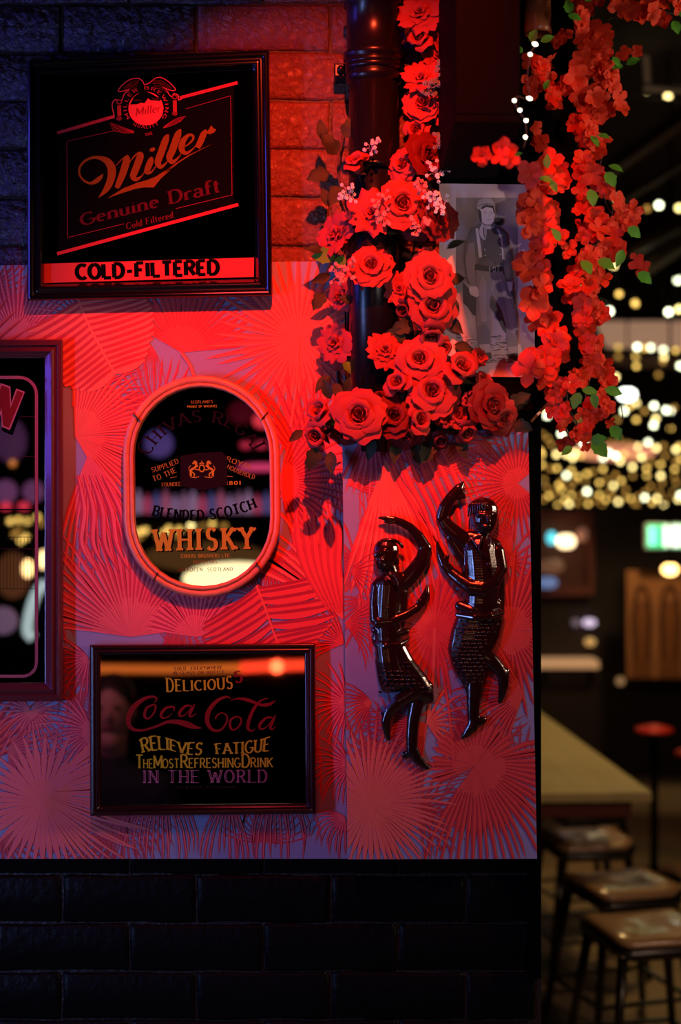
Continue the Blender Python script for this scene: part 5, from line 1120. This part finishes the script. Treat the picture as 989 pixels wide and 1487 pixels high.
t = thing('exit_sign', 'illuminated green and white exit sign at the right edge', 'sign', P(975, 778, 8.0))
MB().box(tuple(P(938, 797, 8.0)), tuple(P(1030, 760, 8.0)+Vector((0, .06, 0)))).build('housing', mat('sign_housing', (.5, .5, .5), .5), t)
def panel(t, name, x0, y0, x1, y1, d, m): return MB().prism([P(x0, y0, d), P(x1, y0, d), P(x1, y1, d), P(x0, y1, d)], [P(x0, y0, d+.004), P(x1, y0, d+.004), P(x1, y1, d+.004), P(x0, y1, d+.004)]).build(name, m, t)
panel(t, 'green_panel', 940, 762, 1028, 795, 7.99, mat('sign_green', (.03, .62, .26), .5, emit=.8)); panel(t, 'arrow', 942, 765, 953, 792, 7.98, mat('sign_cyan', (.18, .85, .80), .5, emit=1.0)); panel(t, 'pictogram', 964, 763, 990, 794, 7.98, mat('sign_white', (.80, 1.0, .95), .5, emit=1.5))
t = thing('poster', 'large brown poster with two long-haired standing figures, at the right edge', 'poster', P(960, 985, 8.3))
pn = MB(); d_ = 8.3; pn.prism([P(910, 828, d_), P(1060, 828, d_), P(1060, 985, d_), P(910, 985, d_)], [P(910, 828, d_+.02), P(1060, 828, d_+.02), P(1060, 985, d_+.02), P(910, 985, d_+.02)], (.34, .15, .06))
pp_ = Print(); PD = Plane(P(0, 0, d_), (0, -1, 0)); pp_.z = 100
for cx_, w_ in ((932, 15), (973, 16), (1015, 16)):
    pp_.disc(cx_, 868, w_*.75, 19, (.05, .018, .008)); pp_.z += 20; pp_.poly([(cx_-w_, 985), (cx_-w_*.9, 905), (cx_-w_*.5, 880), (cx_+w_*.5, 880), (cx_+w_*.9, 905), (cx_+w_, 985)], (.20, .075, .025)); pp_.z += 20
    pp_.disc(cx_, 868, w_*.42, 11, (.30, .13, .05)); pp_.z += 20
    for k in (-1, 1): pp_.ribbon([(cx_+k*w_*.7, 870, 4), (cx_+k*w_*.8, 905, 7), (cx_+k*w_*.6, 960, 4)], (.06, .02, .01)); pp_.z += 20
pp_.into(pn, PD, .0); pn.build('print', colmat('poster_print', .7, .2), t, fixn=False)
light('poster_light', 'SPOT', P(960, 700, 7.4), P(955, 905, 8.3), 30, (1.0, .62, .28), spot_size=math.radians(70), spot_blend=.8, shadow_soft_size=.05)
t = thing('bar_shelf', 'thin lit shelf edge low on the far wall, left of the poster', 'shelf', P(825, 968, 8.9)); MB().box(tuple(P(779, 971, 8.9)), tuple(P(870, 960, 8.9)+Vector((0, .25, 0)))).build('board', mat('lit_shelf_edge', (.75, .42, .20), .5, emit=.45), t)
for x, s_ in ((790, 1), (860, 1)): MB().bar(P(x, 971, 9.0), P(x, 990, 9.13), .02).build('bracket', M_black, t)
for x, y, r_, c_, e_, lb in ((856, 904, 10, (.62, .50, .70), 1.2, 'small pale violet light above the shelf, brighter one'), (836, 904, 6, (.30, .24, .32), .3, 'small dim violet light above the shelf, beside a brighter one'), (857, 932, 8, (.8, .48, .16), .6, 'small amber light between the violet lights and the shelf'), (901, 989, 6, (.5, .28, .12), .6, 'small amber light below the poster corner')):
    glowb(lb, x, y, 9.08, r_, 5.5, c_, e_, 'small_light', 'light')
M_stoolred = mat('red_vinyl', (.42, .03, .02), .35)
for x, y, lb in ((950, 1060, 'round red stool far behind the table'), (1012, 1094, 'round red stool at the right edge behind the table')):
    k = 6.6 if x < 1000 else 5.9; c_ = P(x, y, k); t = thing('bar_stool', lb, 'stool', (c_.x, c_.y, 0), 'red bar stools')
    MB().lathe([(0, .03), (.075, .012), (.09, .004), (.088, -.010), (0, -.014)], c_, 24).build('seat', M_stoolred, t); MB().tube([c_, (c_.x, c_.y, .02)], .018, 10).build('pole', M_black, t); MB().lathe([(0, .03), (.12, .012), (.14, 0)], (c_.x, c_.y, 0), 20).build('base', M_black, t)
light('red_seat_light', 'SPOT', P(960, 940, 6.3), P(960, 1065, 6.6), 4, (1, .25, .12), spot_size=math.radians(60), spot_blend=.5, shadow_soft_size=.03)

# long table
TZ = .76
def at_z(px, py, z): d = (z-H)*F/(CY-py); return P(px, py, d)
t = thing('long_table', 'long pale wooden table running away behind the panel end', 'table', (at_z(860, 1152, TZ).x, at_z(860, 1152, TZ).y, 0))
a0 = at_z(700, 1153.5, TZ); a1 = at_z(947, 1151, TZ); b1 = at_z(766, 1020, TZ); b0 = b1+Vector((-.62, .02, 0))
bw = a1-a0
M_tab = mat('pale_table_boards', (.55, .46, .20), .42, spec=.4, var=.18, bscale=6)
for k in range(5):
    u0, u1 = k/5+.0012, (k+1)/5-.0012
    q = [a0.lerp(a1, u0), a0.lerp(a1, u1), b0.lerp(b1, u1), b0.lerp(b1, u0)]
    MB().prism(q, [p-Vector((0, 0, .03)) for p in q]).build('board', M_tab, t)
MB().prism([p-Vector((0, 0, .031)) for p in (a0+Vector((.03, .04, 0)), a1+Vector((-.06, .04, 0)), b1+Vector((-.05, -.05, 0)), b0+Vector((.03, -.05, 0)))], [p-Vector((0, 0, .09)) for p in (a0+Vector((.03, .04, 0)), a1+Vector((-.06, .04, 0)), b1+Vector((-.05, -.05, 0)), b0+Vector((.03, -.05, 0)))]).build('apron', mat('dark_red_wood', (.10, .012, .008), .5), t)
for p in (a0+Vector((.08, .1, 0)), b0+Vector((.08, -.1, 0)), b1+Vector((-.1, -.1, 0)), a1+Vector((-.62, .9, 0))): MB().bar(Vector((p.x, p.y, 0)), Vector((p.x, p.y, TZ-.06)), .05).build('leg', M_black, t)
# metal stools with padded seats
M_pad = mat('glossy_tan_vinyl', (.40, .24, .12), .28, spec=.6, coat=.5); M_smetal = mat('black_stool_metal', (.008, .006, .005), .3, spec=.5)
def rsq(w_, d_, z, r_, n=5):
    pts = []
    for cx_, cy_, a0_ in ((w_-r_, d_-r_, 0), (-w_+r_, d_-r_, 90), (-w_+r_, -d_+r_, 180), (w_-r_, -d_+r_, 270)):
        for i in range(n+1): a = math.radians(a0_+90*i/n); pts.append((cx_+r_*math.cos(a), cy_+r_*math.sin(a), z))
    return pts
def make_stool():
    t = thing('metal_stool', '', '', (0, 0, 0)); h_ = .46
    mb = MB(); rings = [rsq(.145, .145, h_-.002, .05), rsq(.152, .152, h_+.010, .05), rsq(.145, .145, h_+.022, .05), rsq(.115, .115, h_+.030, .04), rsq(.06, .06, h_+.028, .03), rsq(.01, .01, h_+.026, .005)]
    n = len(rings[0]); vs = [p for r_ in rings for p in r_]; vs = [(x, y, z+.9*(x*x)-.3*y*y) for x, y, z in vs]
    fs = [(i*n+k, i*n+(k+1) % n, (i+1)*n+(k+1) % n, (i+1)*n+k) for i in range(5) for k in range(n)]+[list(range(5*n, 6*n)), list(range(n-1, -1, -1))]
    mb.add(vs, fs, smooth=True); mb.build('seat', M_pad, t)
    mb = MB(); rg = [rsq(.155, .155, h_-.03, .05), rsq(.160, .160, h_-.002, .05)]; vs = [p for r_ in rg for p in r_]; vs = [(x, y, z+.9*x*x-.3*y*y-.001) for x, y, z in vs]
    mb.add(vs, [(k, (k+1) % n, n+(k+1) % n, n+k) for k in range(n)]+[list(range(n, 2*n)), list(range(n-1, -1, -1))], smooth=True); mb.build('seat_frame', M_smetal, t)
    for sx in (-1, 1):
        for sy in (-1, 1):
            MB().tube([(sx*.125, sy*.125, h_-.02), (sx*.15, sy*.15, .25), (sx*.185, sy*.185, 0)], [.017, .014, .012], 8).build('leg', M_smetal, t)
            mb = MB(); mb.ball((sx*.138, sy*.15, h_-.012), .006, 8, 5); mb.build('rivet', mat('steel_rivet', (.7, .7, .68), .15, 1.0), t)
    for a, b_ in (((-1, -1), (1, -1)), ((1, -1), (1, 1)), ((1, 1), (-1, 1)), ((-1, 1), (-1, -1))): MB().bar((a[0]*.163, a[1]*.163, .14), (b_[0]*.163, b_[1]*.163, .14), .012).build('rung', M_smetal, t)
    return t
proto = None
for i, (px, py, rz, lb) in enumerate([(950, 1364, .22, 'black metal stool with tan padded seat, nearest in the row at the lower right'), (912, 1297, .30, 'black metal stool with tan padded seat, second in the row from the camera'), (856, 1228, .15, 'black metal stool with dull brown seat, third in the row, below the table edge'), (850, 1180, .3, 'black metal stool farthest in the row, just under the table edge')]):
    p = at_z(px, py, .48)
    if proto is None: o = proto = make_stool()
    else:
        o = proto.copy(); COL.objects.link(o)
        for ch in proto.children: c_ = ch.copy(); COL.objects.link(c_); c_.parent = o
    o.location = (p.x, p.y+.12, 0); o.rotation_euler = (0, 0, rz); tag(o, lb, 'stool', 'black metal stools')

# ------------------------------------------------------------------ the room behind the camera, seen in the mirrors
RB = 8.2
def rglow(label, px, py, dv, rx, rz, col, em, name='lamp', cat='lamp', ry=None):
    k = dv/F; c_ = RF(px, py, dv); mb = MB(); mb.ball(c_, (rx*k, (ry or min(rx, rz))*k, rz*k), 18, 10)
    return tag(mb.build(name, mat('r%s_%d_%d' % (name, px, py), col, .5, emit=em), None, origin=c_), label, cat)
t = thing('festoon_string', 'string of yellow bulbs behind the viewer, mirrored in the oval and the left mirror', 'lights', RF(200, 770, RB), 'festoon light strings'); r0 = t.location.copy()
M_rb = M_bulb[1]; pts = []
for x, y, k in ((-20, 756, 1), (18, 757, 1), (30, 755, 1), (42, 757, 1), (57, 751, 1), (62, 760, 0), (24, 776, 0), (33, 785, 1), (40, 780, 1), (30, 770, 0), (196, 775, 1), (205, 772, 1), (213, 770, 1), (204, 780, 0), (240, 774, 1), (247, 768, 1), (262, 769, 1), (258, 777, 0), (279, 764, 2), (296, 764, 0), (310, 761, 1), (327, 764, 0), (232, 778, 0)):
    p = RF(x, y, RB+R.uniform(-.3, .3)); link('bulb', BULBM[k], t, p-r0, None, 1.15); pts.append(p)
MB().tube(sorted(pts, key=lambda p: p.x), .003, 4).build('wire', M_wire, t)
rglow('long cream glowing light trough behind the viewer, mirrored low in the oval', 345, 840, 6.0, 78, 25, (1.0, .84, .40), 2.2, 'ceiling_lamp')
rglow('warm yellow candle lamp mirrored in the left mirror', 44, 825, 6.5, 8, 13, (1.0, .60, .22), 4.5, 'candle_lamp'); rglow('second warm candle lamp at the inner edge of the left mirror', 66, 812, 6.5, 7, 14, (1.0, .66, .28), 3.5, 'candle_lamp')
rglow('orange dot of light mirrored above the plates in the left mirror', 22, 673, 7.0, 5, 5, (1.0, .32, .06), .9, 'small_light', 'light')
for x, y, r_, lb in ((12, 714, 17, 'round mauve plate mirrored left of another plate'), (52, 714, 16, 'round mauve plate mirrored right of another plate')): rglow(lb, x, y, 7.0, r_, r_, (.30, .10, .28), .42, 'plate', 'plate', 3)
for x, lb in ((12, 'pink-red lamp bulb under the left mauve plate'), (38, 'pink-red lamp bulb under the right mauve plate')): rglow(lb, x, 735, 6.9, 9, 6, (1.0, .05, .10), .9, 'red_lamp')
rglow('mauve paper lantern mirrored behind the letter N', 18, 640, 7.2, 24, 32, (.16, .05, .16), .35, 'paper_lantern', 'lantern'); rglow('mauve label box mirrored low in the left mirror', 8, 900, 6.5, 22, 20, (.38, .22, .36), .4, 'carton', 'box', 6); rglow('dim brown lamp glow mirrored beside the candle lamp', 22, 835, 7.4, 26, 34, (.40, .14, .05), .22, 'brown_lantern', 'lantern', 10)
t = thing('white_curve', 'added white glowing curve mirrored at the inner edge of the left mirror', 'lamp', RF(52, 900, 6.0)); MB().tube(smooth([tuple(RF(x, y, 6.0)) for x, y in ((70, 845), (56, 862), (47, 890), (44, 915), (52, 925))], 6), .022, 10).build('tube', mat('white_arc', (.62, .80, .76), .5, emit=.9), t)  # glowing tube added for a pale curve in the reflection, no known lamp
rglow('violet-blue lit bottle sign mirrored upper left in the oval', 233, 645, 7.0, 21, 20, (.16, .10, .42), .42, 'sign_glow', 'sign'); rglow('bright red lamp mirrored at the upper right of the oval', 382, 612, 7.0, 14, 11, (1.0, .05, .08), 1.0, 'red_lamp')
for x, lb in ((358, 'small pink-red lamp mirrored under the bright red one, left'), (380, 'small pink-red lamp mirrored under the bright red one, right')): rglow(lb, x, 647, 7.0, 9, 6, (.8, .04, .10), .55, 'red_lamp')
rglow('pink neon strip mirrored at the right of the oval', 380, 679, 7.0, 34, 6, (1.0, .07, .22), .8, 'neon_strip', 'light'); rglow('dim gold glow added above the cream trough mirrored in the oval', 300, 808, 7.6, 90, 22, (.42, .20, .05), .16, 'gold_glow', 'lamp', 10); rglow('dark red wall lantern mirrored behind the dark crest', 352, 600, 7.4, 20, 17, (.35, .01, .04), .14, 'red_lantern', 'lantern', 10)  # gold glow added to give the oval its brown-gold tone
t = thing('back_bar_shelf', 'shelf of mauve-lit bottles behind the viewer, mirrored across the oval', 'shelf', RF(300, 748, 7.2))
q_ = MB(); a_, b_ = RF(150, 752, 7.2), RF(440, 746, 7.2); q_.box((min(a_.x, b_.x), a_.y-.2, b_.z-.03), (max(a_.x, b_.x), a_.y+.06, b_.z)); q_.build('board', M_black, t)
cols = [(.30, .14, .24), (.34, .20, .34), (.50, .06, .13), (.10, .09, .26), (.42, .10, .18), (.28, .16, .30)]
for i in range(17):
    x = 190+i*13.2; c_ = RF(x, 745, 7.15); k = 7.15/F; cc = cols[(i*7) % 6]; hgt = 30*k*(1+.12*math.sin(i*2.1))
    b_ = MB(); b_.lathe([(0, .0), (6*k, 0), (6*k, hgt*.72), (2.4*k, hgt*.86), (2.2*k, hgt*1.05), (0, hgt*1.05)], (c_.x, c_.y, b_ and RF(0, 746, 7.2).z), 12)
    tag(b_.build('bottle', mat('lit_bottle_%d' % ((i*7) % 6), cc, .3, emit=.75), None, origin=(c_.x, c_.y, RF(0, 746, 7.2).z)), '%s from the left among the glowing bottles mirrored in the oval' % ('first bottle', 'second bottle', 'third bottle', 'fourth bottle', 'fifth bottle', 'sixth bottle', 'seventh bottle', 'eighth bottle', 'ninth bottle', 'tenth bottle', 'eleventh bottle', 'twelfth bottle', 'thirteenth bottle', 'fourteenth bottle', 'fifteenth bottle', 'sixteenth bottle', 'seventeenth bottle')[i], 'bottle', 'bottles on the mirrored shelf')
# orange strip seen in the tilted cola mirror
def RM(px, py, dist):                                      # where the cola mirror sends the view ray
    hit = sD(px, py, .004); o = Vector((0, -D, H)); d = (hit-o).normalized(); n = sD.n
    return hit+(d-2*d.dot(n)*n)*dist
t = thing('neon_strip', 'long orange-red neon strip behind the viewer, mirrored along the top of the cola mirror', 'light', RM(300, 970, 5.0))
MB().tube([RM(138, 971, 3.6), RM(250, 972, 3.6), RM(350, 970, 3.6)], .019, 12).build('tube', mat('orange_neon', (1.0, .20, .02), .5, emit=2.2), t); MB().tube([RM(350, 970, 3.6), RM(400, 967, 3.6), RM(470, 965, 3.6)], .023, 12).build('tube', mat('red_neon', (1.0, .05, .012), .5, emit=6), t)
MB().ball(RM(402, 968, 3.58), .028, 12, 8).build('lamp_head', mat('red_neon_hot', (1.0, .08, .02), .5, emit=30), t)
# person standing beside the viewer, mirrored at the left of the cola mirror
hp = RM(163, 1030, 2.55)
t = thing('person', 'seated person in a dark jacket, face mirrored at the left of the cola mirror', 'person', (hp.x, hp.y, 0))
def skin_body(name, verts, edges, m, parent, sub_=2):
    me = bpy.data.meshes.new(name); me.from_pydata([v[:3] for v in verts], edges, []); o = bpy.data.objects.new(name, me); COL.objects.link(o)
    md = o.modifiers.new('s', 'SKIN'); 
    for i, v in enumerate(verts): me.skin_vertices[0].data[i].radius = (v[3], v[3] if len(v) < 5 else v[4])
    me.skin_vertices[0].data[0].use_root = True
    sb = o.modifiers.new('b', 'SUBSURF'); sb.levels = sub_; sb.render_levels = sub_; me.materials.append(m); o.parent = parent
    for p in me.polygons: p.use_smooth = True
    return o
hz = hp.z; sh = hz-.27
M_skin = mat('skin', (.62, .30, .24), .5); M_jacket = mat('dark_jacket', (.012, .012, .022), .8); M_jeans = mat('dark_trousers', (.01, .012, .02), .8)
V = [(0, 0, hz-.70, .15, .11), (0, 0, hz-.50, .15, .11), (0, .0, sh-.03, .17, .10), (0, 0, sh+.06, .06), (0, 0, hz-.12, .055),
     (.17, 0, sh, .07), (.24, .02, sh-.28, .05), (.26, .12, sh-.50, .038), (-.17, 0, sh, .07), (-.24, .02, sh-.28, .05), (-.26, .12, sh-.50, .038),
     (.09, .02, hz-.78, .09), (.11, .42, hz-.76, .07), (.11, .44, .10, .05), (.11, .58, .05, .04), (-.09, .02, hz-.78, .09), (-.11, .42, hz-.76, .07), (-.11, .44, .10, .05), (-.11, .58, .05, .04)]
skin_body('body', V, [(0, 1), (1, 2), (2, 3), (3, 4), (2, 5), (5, 6), (6, 7), (2, 8), (8, 9), (9, 10), (0, 11), (11, 12), (12, 13), (13, 14), (0, 15), (15, 16), (16, 17), (17, 18)], M_jacket, t)
hd = MB(); hd.ball((0, 0, hz), (.072, .09, .112), 20, 14); hd.ball((0, .092, hz-.015), (.013, .018, .022), 8, 6); hd.ball((0, .02, hz-.10), (.045, .06, .05), 12, 8); hd.tube([(0, 0, hz-.17), (0, 0, hz-.05)], .05, 12)
for s_ in (-1, 1): hd.ball((s_*.073, 0, hz-.01), (.01, .018, .028), 8, 6)
hd.build('head', M_skin, t, origin=(0, 0, 0))
for s_ in (-1, 1): e_ = MB(); e_.ball((s_*.028, .08, hz+.012), (.013, .010, .008), 8, 6); e_.build('eye', mat('dark_eye', (.02, .01, .01), .2), t, origin=(0, 0, 0))
e_ = MB(); e_.ball((0, .083, hz-.055), (.025, .008, .006), 8, 6); e_.build('mouth', mat('lips', (.4, .08, .08), .5), t, origin=(0, 0, 0))
hr = MB(); hr.ball((0, -.015, hz+.035), (.080, .092, .092), 18, 12); hr.build('hair', mat('dark_hair', (.02, .012, .01), .6), t, origin=(0, 0, 0))
st2 = thing('wooden_stool', 'plain dark stool under the seated person mirrored in the cola mirror', 'stool', (hp.x, hp.y, 0)); q_ = MB(); q_.lathe([(0, hz-.87), (.16, hz-.87), (.16, hz-.90), (0, hz-.90)], (hp.x, hp.y, 0), 20); q_.build('seat', M_black, st2)
for sx in (-1, 1):
    for sy in (-1, 1): MB().tube([(hp.x+sx*.09, hp.y+sy*.09, hz-.9), (hp.x+sx*.14, hp.y+sy*.14, 0)], .014, 8).build('leg', M_black, st2)
for s_ in (-1, 1):                                         # hands
    c_ = Vector((s_*.265, .15, sh-.555)); hb = MB(); hb.ball(c_, (.022, .035, .04), 10, 8)
    for k in range(4): hb.tube([c_+Vector((0, -.02+.016*k, -.03)), c_+Vector((-s_*.006, -.018+.016*k, -.065-.006*(k in (1, 2)))), c_+Vector((-s_*.02, -.014+.015*k, -.085-.008*(k in (1, 2))))], [.0085, .0078, .006], 6)
    hb.tube([c_+Vector((0, .03, .01)), c_+Vector((-s_*.012, .05, -.02)), c_+Vector((-s_*.02, .052, -.045))], [.010, .009, .007], 6); hb.build('hand', M_skin, t, origin=(0, 0, 0))
light('face_fill_spot', 'SPOT', (hp.x-.5, hp.y+1.1, 2.2), tuple(hp), 70, (1.0, .30, .25), spot_size=math.radians(24), spot_blend=.8, shadow_soft_size=.05)  # unseen spot added to light the mirrored face
